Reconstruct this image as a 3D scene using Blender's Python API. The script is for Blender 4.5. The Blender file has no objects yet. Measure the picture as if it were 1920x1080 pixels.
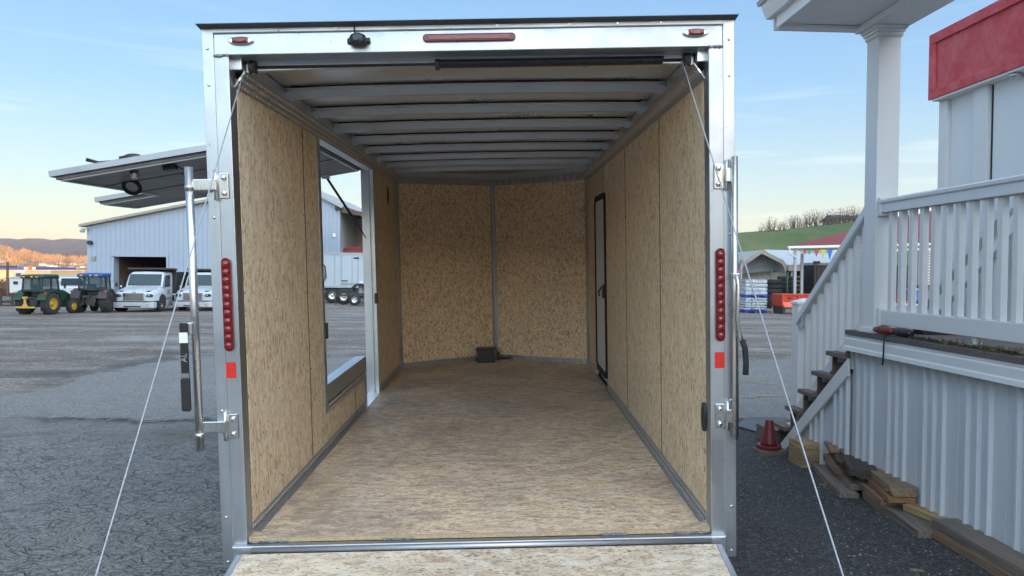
import bpy, bmesh, math, random
from mathutils import Vector, Matrix, Euler
random.seed(7)
R = math.radians
sc = bpy.context.scene
col = sc.collection
PI = math.pi

# ---------------------------------------------------------------- camera model
F = 1390.0
CZ = 1.68
def rx(a): return Matrix.Rotation(a, 3, 'X')
def ry(a): return Matrix.Rotation(a, 3, 'Y')
def rz(a): return Matrix.Rotation(a, 3, 'Z')
MC = rx(-.023) @ ry(-.008)
CAM = Vector((0, 0, CZ))
def ray(u, v): return MC @ Vector(((u - 960) / F, 1, -(v - 540) / F))
def gz(y, x=0): return .16 - .015 * min(y, 62)
def G(u, v):
    d = ray(u, v); t = (.16 - CZ) / (d.z + .015 * d.y); return CAM + d * t
def AT(u, v, y):
    d = ray(u, v); return CAM + d * (y / d.y)

# ---------------------------------------------------------------- node helpers
class NT:
    def __init__(s, name, rough=.6, metal=0.0, spec=None):
        s.m = bpy.data.materials.new(name); s.m.use_nodes = True
        s.t = s.m.node_tree; s.n = s.t.nodes; s.l = s.t.links
        s.b = s.n['Principled BSDF']; s.out = s.n['Material Output']
        s.b.inputs['Roughness'].default_value = rough
        s.b.inputs['Metallic'].default_value = metal
        if spec is not None: s.b.inputs['Specular IOR Level'].default_value = spec
    def node(s, t, **k):
        n = s.n.new(t)
        for a, b in k.items(): setattr(n, a, b)
        return n
    def put(s, sock, v):
        if v is None: return
        if hasattr(v, 'is_output'): s.l.new(v, sock)
        else:
            if hasattr(sock, 'default_value') and hasattr(sock.default_value, '__len__') and len(sock.default_value) == 4 and len(v) == 3: v = (*v, 1)
            sock.default_value = v
    def coord(s, scale=(1, 1, 1), rot=(0, 0, 0), rnd=False, which='Object'):
        tc = s.node('ShaderNodeTexCoord'); o = tc.outputs[which]
        if rnd:
            oi = s.node('ShaderNodeObjectInfo'); vm = s.node('ShaderNodeVectorMath', operation='SCALE')
            cx = s.node('ShaderNodeCombineXYZ')
            for i in range(3): s.l.new(oi.outputs['Random'], cx.inputs[i])
            s.l.new(cx.outputs[0], vm.inputs[0]); vm.inputs['Scale'].default_value = 37.0
            va = s.node('ShaderNodeVectorMath', operation='ADD'); s.l.new(o, va.inputs[0]); s.l.new(vm.outputs[0], va.inputs[1]); o = va.outputs[0]
        mp = s.node('ShaderNodeMapping'); s.l.new(o, mp.inputs['Vector'])
        mp.inputs['Scale'].default_value = scale; mp.inputs['Rotation'].default_value = rot
        return mp.outputs[0]
    def noise(s, vec, scale=5, detail=4, rough=.55, dist=0, out='Fac'):
        n = s.node('ShaderNodeTexNoise'); s.put(n.inputs['Vector'], vec)
        n.inputs['Scale'].default_value = scale; n.inputs['Detail'].default_value = detail
        n.inputs['Roughness'].default_value = rough; n.inputs['Distortion'].default_value = dist
        return n.outputs[out]
    def vor(s, vec, scale=5, feature='F1', out='Distance', rnd=1.0):
        n = s.node('ShaderNodeTexVoronoi', feature=feature); s.put(n.inputs['Vector'], vec)
        n.inputs['Scale'].default_value = scale; n.inputs['Randomness'].default_value = rnd
        return n.outputs[out]
    def ramp(s, fac, stops, interp='LINEAR'):
        n = s.node('ShaderNodeValToRGB'); s.l.new(fac, n.inputs[0]); r = n.color_ramp; r.interpolation = interp
        while len(r.elements) < len(stops): r.elements.new(.5)
        for e, (p, c) in zip(r.elements, stops):
            e.position = p
            e.color = (c, c, c, 1) if not hasattr(c, '__len__') else ((*c, 1) if len(c) == 3 else c)
        return n.outputs[0]
    def mix(s, fac, a, b, mode='MIX'):
        n = s.node('ShaderNodeMix', data_type='RGBA', blend_type=mode)
        s.put(n.inputs[0], fac); s.put(n.inputs[6], a); s.put(n.inputs[7], b); return n.outputs[2]
    def math(s, op, a, b=None, clamp=False):
        n = s.node('ShaderNodeMath', operation=op, use_clamp=clamp); s.put(n.inputs[0], a)
        if b is not None: s.put(n.inputs[1], b)
        return n.outputs[0]
    def sep(s, vec):
        n = s.node('ShaderNodeSeparateXYZ'); s.l.new(vec, n.inputs[0]); return n.outputs
    def warp(s, vec, scale, amt, detail=3):
        n = s.noise(vec, scale, detail, out='Color')
        a = s.node('ShaderNodeVectorMath', operation='SUBTRACT'); s.l.new(n, a.inputs[0]); a.inputs[1].default_value = (.5, .5, .5)
        b = s.node('ShaderNodeVectorMath', operation='SCALE'); s.l.new(a.outputs[0], b.inputs[0]); b.inputs['Scale'].default_value = amt
        c = s.node('ShaderNodeVectorMath', operation='ADD'); s.l.new(vec, c.inputs[0]); s.l.new(b.outputs[0], c.inputs[1]); return c.outputs[0]
    def bump(s, h, strength=.3, dist=.01):
        n = s.node('ShaderNodeBump'); n.inputs['Strength'].default_value = strength; n.inputs['Distance'].default_value = dist
        s.l.new(h, n.inputs['Height']); s.l.new(n.outputs[0], s.b.inputs['Normal'])
    def color(s, c): s.put(s.b.inputs['Base Color'], c); return s
    def rough(s, v): s.put(s.b.inputs['Roughness'], v); return s

def plain(name, c, rough=.5, metal=0., var=.12, scale=6, bump=0., coat=0.):
    t = NT(name, rough, metal)
    v = t.coord(rnd=True)
    n = t.noise(v, scale, 5, .6)
    lo = tuple(x * (1 - var) for x in c); hi = tuple(min(1, x * (1 + var)) for x in c)
    t.color(t.ramp(n, [(.3, lo), (.7, hi)]))
    n2 = t.noise(v, scale * 9, 3)
    t.rough(t.ramp(n2, [(.3, max(.04, rough - .06)), (.7, min(1, rough + .08))]))
    if bump: t.bump(n2, bump, .004)
    if coat: t.b.inputs['Coat Weight'].default_value = coat
    return t.m

def osb(name, stretch, fl=1.0, stain=0.0, iso=False, tint=(1, 1, 1), gloss=.55, asp=1.0):
    """stretch: axis index the strands run along"""
    t = NT(name, gloss)
    def sc3(a, b):
        q = [b, b, b]; q[stretch] = a * asp; return tuple(q)
    T = lambda c: tuple(a * b for a, b in zip(c, tint))
    base = t.coord((1, 1, 1))
    w = t.warp(base, 9, .02)
    def mapped(scale, rot=(0, 0, 0)):
        mp = t.node('ShaderNodeMapping'); t.l.new(w, mp.inputs['Vector']); mp.inputs['Scale'].default_value = scale; mp.inputs['Rotation'].default_value = rot; return mp.outputs[0]
    cells = t.vor(mapped(sc3(15, 60) if not iso else sc3(28, 52)), 1, 'F1', 'Color')
    tone = t.sep(cells)[0]
    c = t.ramp(tone, [(0, T((.54, .405, .265))), (.18, T((.70, .56, .39))), (.7, T((.80, .665, .485))), (1, T((.64, .49, .325)))])
    cells2 = t.sep(t.vor(mapped(sc3(20, 70), (.25, .3, .2)), 1, 'F1', 'Color'))[1]
    c = t.mix(t.ramp(cells2, [(.6, 0.0), (1, .5)]), c, T((.80, .68, .50)))
    grain = t.noise(mapped(sc3(18, 120)), 1, 5, .65)
    c = t.mix(t.ramp(grain, [(.36, .3), (.52, 0.0)]), c, T((.42, .28, .155)))
    dens = t.ramp(t.noise(base, 2.2, 4, .6), [(.3, .35), (.6, 1.0)])
    rots = [(0, 0, 0)] if not iso else [(0, 0, 0), (0, .9, .3), (0, -.9, -.2), (0, 1.6, 0)]
    w3 = t.warp(w, 24, .014)
    def mapped3(scale, rot=(0, 0, 0)):
        mp = t.node('ShaderNodeMapping'); t.l.new(w3, mp.inputs['Vector']); mp.inputs['Scale'].default_value = scale; mp.inputs['Rotation'].default_value = rot; return mp.outputs[0]
    for i, r in enumerate(rots):
        f1 = t.noise(mapped3(sc3(24, 98) if not iso else sc3(36, 92), r), 1.0, 1, .5)
        th = .648 - .010 * fl + (.035 if iso else 0)
        c = t.mix(t.math('MULTIPLY', t.ramp(f1, [(th, 0.0), (th + .025, .95)]), dens), c, T((.22, .10, .04)))
        f4 = t.noise(mapped3(sc3(17, 76) if not iso else sc3(28, 70), r), 1.0, 1, .5)
        c = t.mix(t.ramp(f4, [(.635 + (.04 if iso else 0), 0.0), (.67 + (.04 if iso else 0), .5 if iso else .7)]), c, T((.44, .26, .12)))
    f3 = t.noise(mapped3(sc3(34, 140), (.15, -.15, .1)), 1.0, 1, .5)
    c = t.mix(t.ramp(f3, [(.68, 0.0), (.70, .9)]), c, T((.09, .05, .03)))
    if stain:
        s1 = t.noise(base, 1.1, 7, .66, .5)
        pc = t.sep(t.vor(mapped(sc3(7, 32), (.0, .0, .12)), 1, 'F1', 'Color'))[2]
        c = t.mix(t.ramp(pc, [(0, .55), (.3, 0.0)]), c, (.36, .24, .15)); c = t.mix(t.ramp(pc, [(.72, 0.0), (1, .55)]), c, (.74, .70, .62))
        s2 = t.noise(mapped(sc3(3, 14)), 1.0, 6, .7)
        k = t.math('MULTIPLY', t.ramp(s1, [(.42, .12), (.62, 1.0)]), t.ramp(s2, [(.35, .2), (.58, 1.0)]))
        c = t.mix(t.math('MULTIPLY', k, .8 * stain), c, (.15, .125, .11))
        s3 = t.noise(mapped(sc3(7, 34)), 1.0, 5, .7)
        c = t.mix(t.ramp(s3, [(.50, 0.0), (.64, .75 * stain)]), c, (.24, .13, .085))
        s4 = t.noise(base, 6, 3, .5); c = t.mix(t.ramp(s4, [(.70, 0.0), (.74, .5 * stain)]), c, (.12, .09, .07))
        c = t.mix(.25 * stain, c, (.40, .37, .34))
    t.color(c)
    t.rough(t.ramp(grain, [(.3, gloss + .12), (.7, gloss - .08)]))
    t.bump(t.math('ADD', grain, t.math('MULTIPLY', tone, .5)), .35, .0015)
    return t.m

def alu(name, c=(.58, .605, .64), rough=.33, axis=2, dirt=.25, metal=1.0, wave=0.0):
    t = NT(name, rough, metal)
    q = [160, 160, 160]; q[axis] = 1.5
    v = t.coord(tuple(q), rnd=True); vb = t.coord(rnd=True)
    st = t.noise(v, 1, 4, .6); big = t.noise(vb, 3.5, 5, .6)
    k = t.mix(t.ramp(st, [(.3, .0), (.7, .35)]), tuple(x * .86 for x in c), c)
    k = t.mix(t.ramp(big, [(.5, 0.0), (.75, dirt)]), k, tuple(x * .55 for x in c))
    spots = t.noise(vb, 40, 2, .5); k = t.mix(t.ramp(spots, [(.70, 0.0), (.74, .5)]), k, tuple(x * .4 for x in c))
    t.color(k)
    t.rough(t.math('ADD', t.ramp(big, [(.3, rough - .06), (.7, rough + .10)]), t.ramp(st, [(.2, -.0), (.8, .08)])))
    t.b.inputs['Metallic'].default_value = metal
    if wave:
        wv = t.noise(vb, 2.2, 2, .5); t.bump(wv, .6, wave)
    else: t.bump(st, .12, .001)
    return t.m

def diamond(name, c=(.66, .67, .69)):
    t = NT(name, .3, .75)
    v = t.coord((1, 1, 1)); s = t.sep(v)
    # u runs along the strip, w across: sums keep it working on every face
    u = t.math('ADD', s[0], s[1]); w = t.math('ADD', s[2], t.math('MULTIPLY', s[0], .6))
    a = t.math('SINE', t.math('MULTIPLY', t.math('ADD', u, w), 2 * PI / .06))
    b = t.math('SINE', t.math('MULTIPLY', t.math('SUBTRACT', u, w), 2 * PI / .06))
    h = t.ramp(t.math('MULTIPLY', a, b), [(.18, 0.0), (.42, 1.0)])
    t.color(t.mix(h, tuple(x * .58 for x in c), (.92, .92, .93)))  # glints on the raised diamonds and dark gaps are put into the colour
    t.rough(t.ramp(h, [(0, .42), (1, .2)]))
    t.bump(h, 1.0, .006)
    return t.m

M = {}
M['osb_wall'] = osb('osb_wall', 2, tint=(1.0, .985, .96))
M['osb_nose'] = osb('osb_nose', 2, 1.6, iso=True, tint=(1.12, 1.05, .98))
M['osb_floor'] = osb('osb_floor', 0, 3.0, stain=1.0, gloss=.5, tint=(1.24, 1.14, 1.03), asp=1.9)
M['osb_ramp'] = osb('osb_ramp', 0, 3.0, stain=.45, gloss=.6, tint=(.98, 1.0, 1.05), asp=1.7)
M['osb_edge'] = plain('osb_edge', (.46, .34, .21), .8, 0, .35, 120, .5)
M['alu'] = alu('alu')
M['alu_x'] = alu('alu_x', axis=0, rough=.36)
M['alu_dull'] = alu('alu_dull', (.50, .51, .54), .42, axis=0, dirt=.4)
M['alu_jamb'] = alu('alu_jamb', (.72, .74, .76), .30, axis=2, dirt=.2)
M['roof_skin'] = alu('roof_skin', (.86, .81, .74), .26, axis=1, dirt=.25, metal=.95, wave=.03)
M['galv'] = alu('galv', (.58, .61, .66), .36, axis=0, dirt=.3, metal=.7)
M['zinc'] = alu('zinc', (.70, .70, .69), .24, axis=2, dirt=.3)
M['chrome'] = alu('chrome', (.80, .80, .80), .1, dirt=.1)
M['weld'] = plain('weld', (.30, .30, .31), .35, .9, .6, 60, 1.0)
M['diamond'] = diamond('diamond')
M['joint'] = plain('joint', (.20, .135, .085), .8)
M['black'] = plain('black', (.015, .015, .016), .42)
M['black_matt'] = plain('black_matt', (.02, .019, .018), .8, 0, .3, 20, .3)
M['rubber'] = plain('rubber', (.025, .025, .026), .85, 0, .25, 14, .4)
M['dark_drip'] = plain('dark_drip', (.07, .075, .085), .45, .2)
M['white_paint'] = plain('white_paint', (.78, .79, .80), .35, 0, .05, 3)
M['ext_skin'] = plain('ext_skin', (.55, .56, .57), .25, 0, .03, 2, 0, .4)
M['flap_under'] = plain('flap_under', (.18, .16, .148), .42, 0, .3, 8)
M['reflector'] = plain('reflector', (.62, .028, .018), .3, 0, .08, 60)
M['gray_door'] = plain('gray_door', (.62, .62, .63), .5, 0, .05, 10)
M['cable'] = plain('cable', (.33, .35, .38), .4, .3, .2, 90)
def redlens():
    t = NT('red_lens', .12); v = t.coord(); n = t.vor(v, 160, 'F1', 'Distance')
    t.color(t.ramp(n, [(0, (.30, .007, .012)), (.7, (.15, .004, .006))])); t.bump(n, .4, .002)
    t.b.inputs['Coat Weight'].default_value = .6; return t.m
M['red_lens'] = redlens()
M['red_lens_dark'] = plain('red_lens_dark', (.15, .004, .008), .15, 0, .1)

def vinyl(name, c=(.62, .64, .67), rough=.45, dirt=.25):
    t = NT(name, rough); v = t.coord(rnd=True)
    n = t.noise(v, 1.5, 6, .65); d = t.noise(v, 14, 5, .7)
    k = t.mix(t.ramp(n, [(.35, 0.0), (.7, .5 * dirt)]), c, tuple(x * .75 for x in c))
    k = t.mix(t.ramp(d, [(.62, 0.0), (.75, dirt)]), k, tuple(x * .6 for x in c))
    t.color(k); t.bump(d, .08, .002); return t.m
M['vinyl'] = vinyl('vinyl', (.68, .675, .67))
M['vinyl_skirt'] = vinyl('vinyl_skirt', (.58, .60, .635), .35, .35)
M['stucco'] = vinyl('stucco', (.72, .73, .74), .8, .12)
def redpaint():
    t = NT('red_stucco', .7); v = t.coord(rnd=True)
    n = t.noise(v, 3.2, 6, .7, .3); m = t.noise(v, 22, 3)
    t.color(t.mix(t.ramp(n, [(.42, 0.0), (.66, 1.0)]), (.48, .05, .06), (.55, .12, .135)))
    t.bump(m, .35, .004); return t.m
M['red_stucco'] = redpaint()
def deckwood(name, c=(.13, .115, .11), axis=0, warm=.3):
    t = NT(name, .75); q = [60, 60, 60]; q[axis] = 2.5
    g = t.noise(t.coord(tuple(q), rnd=True), 1, 5, .65, .3); n = t.noise(t.coord(rnd=True), 2.5, 4)
    k = t.mix(t.ramp(g, [(.35, 1.0), (.65, 0.0)]), c, tuple(x * .45 for x in c))
    k = t.mix(t.ramp(n, [(.45, 0.0), (.7, warm)]), k, tuple(min(1, a * b) for a, b in zip(c, (1.5, 1.15, .85))))
    t.color(k); t.bump(g, .5, .003); return t.m
M['deck'] = deckwood('deck', (.15, .13, .13))
M['tread'] = deckwood('tread', (.20, .15, .125))
M['lumber_grey'] = deckwood('lumber_grey', (.21, .175, .145), 1)
M['lumber_dark'] = deckwood('lumber_dark', (.075, .055, .045), 1)
M['lumber_brown'] = deckwood('lumber_brown', (.27, .18, .115), 1)
M['lumber_fresh'] = deckwood('lumber_fresh', (.50, .34, .17), 1, .2)
M['lumber_tan'] = deckwood('lumber_tan', (.36, .26, .155), 0, .2)
M['lumber_orange'] = deckwood('lumber_orange', (.32, .17, .08), 1, .2)
M['cone_dark'] = plain('cone_dark', (.14, .012, .016), .45, 0, .2, 12)
M['cone_orange'] = plain('cone_orange', (.85, .12, .06), .5, 0, .1)
M['cone_pale'] = plain('cone_pale', (.50, .36, .30), .5, 0, .2)
M['green_paint'] = plain('green_paint', (.010, .042, .016), .35, 0, .15)
M['blue_paint'] = plain('blue_paint', (.012, .06, .27), .35, 0, .1)
M['yellow_paint'] = plain('yellow_paint', (.38, .25, .015), .4, 0, .1)
M['ochre_paint'] = plain('ochre_paint', (.45, .27, .06), .5, 0, .15)
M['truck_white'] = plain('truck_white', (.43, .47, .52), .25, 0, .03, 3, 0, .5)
M['bumper'] = plain('bumper', (.40, .42, .45), .3, .3, .1)
M['trim_black'] = plain('trim_black', (.02, .02, .022), .5)
M['steel_dark'] = plain('steel_dark', (.045, .042, .042), .6, .2, .3)
M['dump_dark'] = plain('dump_dark', (.035, .032, .034), .55, 0, .3)
M['orange_paint'] = plain('orange_paint', (.50, .05, .022), .5, 0, .15)
M['pink_paint'] = plain('pink_paint', (.80, .17, .12), .5, 0, .15)
M['wood_wall'] = plain('wood_wall', (.10, .06, .04), .8, 0, .3)
M['dark_int'] = plain('dark_int', (.025, .02, .02), .9)
M['tan_metal'] = plain('tan_metal', (.30, .26, .22), .5, .2, .1)
M['red_roof'] = plain('red_roof', (.17, .028, .032), .55, 0, .12)
M['grey_wall'] = plain('grey_wall', (.33, .34, .35), .7, 0, .1)
M['pallet_blue'] = plain('pallet_blue', (.02, .05, .35), .5)
M['pent_red'] = plain('pent_red', (.35, .05, .05), .6)
M['pent_green'] = plain('pent_green', (.03, .25, .13), .6)
M['pent_yellow'] = plain('pent_yellow', (.50, .42, .06), .6)
M['pent_blue'] = plain('pent_blue', (.03, .13, .40), .6)
M['twig'] = plain('twig', (.13, .105, .09), .9)
def glass():
    t = NT('glass_dark', .06); t.color((.035, .055, .07)); t.b.inputs['Specular IOR Level'].default_value = .25; return t.m
M['glass'] = glass()
def cabglass():
    t = NT('cab_glass', .04); t.b.inputs['Base Color'].default_value = (.05, .09, .10, 1); t.b.inputs['Alpha'].default_value = .35; return t.m
M['cab_glass'] = cabglass()
def wrap():
    t = NT('shrink_wrap', .18); v = t.coord((1, 1, 2.2), rnd=True); n = t.noise(v, 4, 4, .6, 1.0); w2 = t.noise(t.coord((3, 3, 30)), 1, 3)
    t.color(t.ramp(n, [(.3, (.16, .17, .18)), (.52, (.35, .40, .46)), (.75, (.66, .71, .77))])); t.bump(w2, .8, .03)
    t.b.inputs['Coat Weight'].default_value = .8; return t.m
M['wrap'] = wrap()
def siding(name, c=(.29, .35, .43), pitch=.3, axis=0):
    t = NT(name, .4); v = t.coord(); s = t.sep(v)[axis]
    w = t.math('FRACT', t.math('DIVIDE', s, pitch))
    line = t.ramp(w, [(0, 1.0), (.07, .15), (.12, 0.0), (.93, 0.0), (1, .8)])
    n = t.noise(v, .5, 5, .6)
    k = t.mix(t.ramp(n, [(.4, 0.0), (.75, .25)]), c, tuple(x * .8 for x in c))
    t.color(t.mix(t.math('MULTIPLY', line, .35), k, tuple(x * .4 for x in c)))
    t.bump(line, .6, -.03); return t.m
M['siding'] = siding('siding')
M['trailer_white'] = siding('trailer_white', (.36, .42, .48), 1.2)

def asphalt():
    t = NT('asphalt', .75); v = t.coord(); s = t.sep(v)
    w = t.warp(v, 1.2, .35)
    w2 = t.warp(v, 6, .06)
    fine = t.noise(v, 190, 3, .7); mid = t.noise(v, 26, 4, .65); big = t.noise(v, .35, 6, .6)
    agg = t.vor(v, 95, 'F1', 'Color')
    c = t.ramp(big, [(.3, (.245, .230, .212)), (.7, (.315, .298, .278))])
    c = t.mix(t.ramp(t.sep(agg)[0], [(.1, .75), (.5, 0.0)]), c, (.045, .047, .052))
    c = t.mix(t.ramp(t.sep(agg)[1], [(.8, 0.0), (1, .6)]), c, (.24, .24, .245))
    c = t.mix(t.ramp(mid, [(.5, 0.0), (.7, .35)]), c, (.075, .078, .085))
    # alligator cracks of two sizes
    def cracks(vec, scale, wd):
        d = t.vor(vec, scale, 'DISTANCE_TO_EDGE', 'Distance'); return t.ramp(d, [(0, 1.0), (wd, .0)])
    sk = t.coord((1, 1.35, 1), (0, 0, .5))
    wob = t.warp(t.warp(sk, 9, .05, 4), 2.2, .22, 3)
    near = t.ramp(t.math('DIVIDE', s[1], 20), [(.35, 1.0), (.43, .35), (.7, .3)])
    gaps = t.ramp(t.noise(v, 7, 4, .7), [(.40, .0), (.56, 1.0)])
    c1 = t.math('MULTIPLY', cracks(wob, 4.2, .030), t.ramp(t.noise(v, 1.1, 4, .6), [(.34, .3), (.52, 1.0)]))
    c2 = t.math('MULTIPLY', cracks(wob, 11, .075), t.ramp(t.noise(v, 1.6, 4, .7), [(.36, .15), (.55, .9)]))
    ck = t.math('MULTIPLY', t.math('MULTIPLY', t.math('MAXIMUM', c1, c2), near), t.math('ADD', .25, gaps))
    c = t.mix(t.math('MULTIPLY', ck, .68, True), c, (.04, .039, .040))
    c = t.mix(t.ramp(t.noise(v, 3.4, 6, .7), [(.50, 0.0), (.72, .35)]), c, (.12, .12, .122))
    c = t.mix(t.ramp(t.noise(v, 60, 3, .7), [(.40, .5), (.55, 0.0)]), c, (.06, .06, .062))
    # the patched slab ends in a ragged edge; beyond it lies old broken brown surface
    n1 = t.math('SUBTRACT', t.noise(v, .55, 5, .6), .5); n2 = t.math('SUBTRACT', t.noise(v, 3.2, 5, .65), .5)
    e1 = t.math('MINIMUM', t.math('ADD', s[0], 6.5), t.math('SUBTRACT', 14.6, s[1]))
    e1 = t.math('ADD', t.math('ADD', e1, t.math('MULTIPLY', n1, 3.0)), t.math('MULTIPLY', n2, .9))
    e1n = t.math('ADD', t.math('MULTIPLY', e1, .1), .5)
    far = t.ramp(e1n, [(.48, 1.0), (.50, 0.0)])
    vv = t.warp(t.coord((.42, 1.3, 1), (0, 0, .12)), .8, .8)
    pt = t.noise(vv, .55, 8, .72); pt2 = t.noise(vv, 2.6, 6, .72)
    old = t.ramp(pt, [(.36, (.095, .077, .065)), (.48, (.17, .135, .108)), (.56, (.24, .20, .168)), (.64, (.28, .28, .29))])
    old = t.mix(t.ramp(pt2, [(.50, 0.0), (.66, .75)]), old, (.060, .050, .043))
    old = t.mix(t.ramp(t.sep(t.vor(v, 16, 'F1', 'Color'))[0], [(.0, .6), (.35, 0.0)]), old, (.05, .045, .04))
    old = t.mix(t.ramp(t.sep(t.vor(v, 24, 'F1', 'Color'))[2], [(.92, 0.0), (.95, .7)]), old, (.36, .35, .33))
    mud = t.ramp(e1n, [(.30, 0.0), (.44, .7), (.495, .8), (.505, 0.0)])
    old = t.mix(t.math('MULTIPLY', mud, t.ramp(t.noise(v, .8, 4), [(.42, .1), (.6, 1.0)])), old, (.050, .043, .040))
    c = t.mix(far, c, old)
    # dark ragged crack line with a dusty brown band on the near side of it
    e2 = t.math('ADD', t.math('ADD', s[1], t.math('MULTIPLY', n1, 1.3)), t.math('MULTIPLY', n2, .35))
    fade = t.ramp(t.math('DIVIDE', t.math('ADD', s[0], 10), 10), [(.42, 0.0), (.52, 1.0)])
    k2 = t.ramp(t.math('DIVIDE', e2, 20), [(.388, 0.0), (.3925, 1.0), (.3985, 1.0), (.402, 0.0)])
    k2 = t.math('MULTIPLY', t.math('MULTIPLY', k2, fade), t.ramp(t.noise(v, 11, 4, .7), [(.38, .1), (.52, 1.0)]))
    k3 = t.ramp(t.math('DIVIDE', e2, 20), [(.33, 0.0), (.36, .75), (.385, .65), (.40, 0.0)])
    c = t.mix(t.math('MULTIPLY', k3, t.ramp(t.noise(v, 1.0, 5, .65), [(.36, 0.1), (.6, 1.0)])), c, (.12, .095, .078))
    c = t.mix(t.math('MULTIPLY', k2, .95), c, (.022, .021, .021))
    t.color(c)
    hh = t.math('ADD', t.math('MULTIPLY', fine, .3), t.math('MULTIPLY', t.sep(agg)[0], .5))
    hh = t.math('SUBTRACT', hh, t.math('MULTIPLY', t.math('MAXIMUM', ck, k2), 1.4))
    hh = t.math('ADD', hh, t.math('MULTIPLY', t.noise(v, 2.5, 5, .6), 1.6))
    t.bump(hh, .9, .012)
    return t.m
M['asphalt'] = asphalt()
def gravel():
    t = NT('gravel', .85); v = t.coord()
    a = t.vor(v, 75, 'F1', 'Color'); d = t.vor(v, 75, 'F1', 'Distance'); n = t.noise(v, 1.1, 6, .65); f = t.noise(v, 130, 3, .7)
    c = t.ramp(t.sep(a)[0], [(0, (.018, .018, .021)), (.45, (.045, .045, .050)), (.8, (.085, .083, .086)), (1, (.16, .145, .13))])
    c = t.mix(t.ramp(n, [(.42, 0.0), (.66, .55)]), c, (.085, .08, .078))
    c = t.mix(t.ramp(n, [(.3, .4), (.42, 0.0)]), c, (.03, .026, .024))
    t.color(c); t.bump(t.math('ADD', t.math('MULTIPLY', d, -1.0), t.math('MULTIPLY', f, .4)), 1.0, .02); return t.m
M['gravel'] = gravel()
M['yellow_line'] = plain('yellow_line', (.26, .23, .16), .8, 0, .5, 7, .5)
M['grass'] = (lambda t: (t.color(t.mix(t.ramp(t.noise(t.coord((1, .4, 1)), .12, 6, .65), [(.35, 0.0), (.65, 1.0)]), (.05, .09, .022), (.115, .125, .045))), t.bump(t.noise(t.coord(), 4, 5), .6, .2), t.m)[-1])(NT('grass', .95))
def hillmat(name, a, b, c3, sc=.02, big=1.0):
    t = NT(name, .95); v = t.coord()
    n = t.noise(v, sc, 8, .68); f = t.noise(v, sc * 14, 5, .75)
    c = t.ramp(n, [(.32, a), (.52, b), (.7, c3)])
    c = t.mix(t.ramp(f, [(.36, .6), (.55, 0.0)]), c, tuple(x * .4 for x in a))
    t.color(c); t.bump(f, .9, big); return t.m
M['valley'] = hillmat('valley', (.16, .11, .06), (.24, .17, .10), (.20, .18, .08), .02, 1.2)
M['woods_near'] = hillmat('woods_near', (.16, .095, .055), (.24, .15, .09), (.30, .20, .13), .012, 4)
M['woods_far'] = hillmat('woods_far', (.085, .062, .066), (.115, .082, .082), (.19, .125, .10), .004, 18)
M['brush'] = plain('brush', (.30, .18, .10), .95, 0, .45, .09)
M['brush2'] = plain('brush2', (.20, .11, .07), .95, 0, .45, .09)
M['evergreen'] = plain('evergreen', (.05, .07, .03), .9, 0, .3, 1)
M['house_white'] = plain('house_white', (.72, .68, .60), .7)
M['house_tan'] = plain('house_tan', (.42, .33, .20), .7)
M['house_roof'] = plain('house_roof', (.22, .17, .15), .8)
M['shop_blue'] = plain('shop_blue', (.02, .05, .25), .6)
M['shop_red'] = plain('shop_red', (.6, .08, .04), .6)
M['tool_red'] = plain('tool_red', (.15, .028, .02), .5)
M['garland'] = plain('garland', (.17, .16, .07), .8, 0, .5, 40)
M['straw'] = plain('straw', (.36, .32, .14), .8, 0, .4, 40)
M['mat_grey'] = plain('mat_grey', (.075, .08, .088), .55, 0, .35, 3, .2)

hm = bpy.data.materials.new('haze'); hm.use_nodes = True; hm.node_tree.nodes.remove(hm.node_tree.nodes['Principled BSDF'])
pv = hm.node_tree.nodes.new('ShaderNodeVolumePrincipled'); pv.inputs['Color'].default_value = (.80, .86, .95, 1); pv.inputs['Density'].default_value = .00009; pv.inputs['Anisotropy'].default_value = .2
hm.node_tree.links.new(pv.outputs[0], hm.node_tree.nodes['Material Output'].inputs['Volume']); M['haze'] = hm
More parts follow.
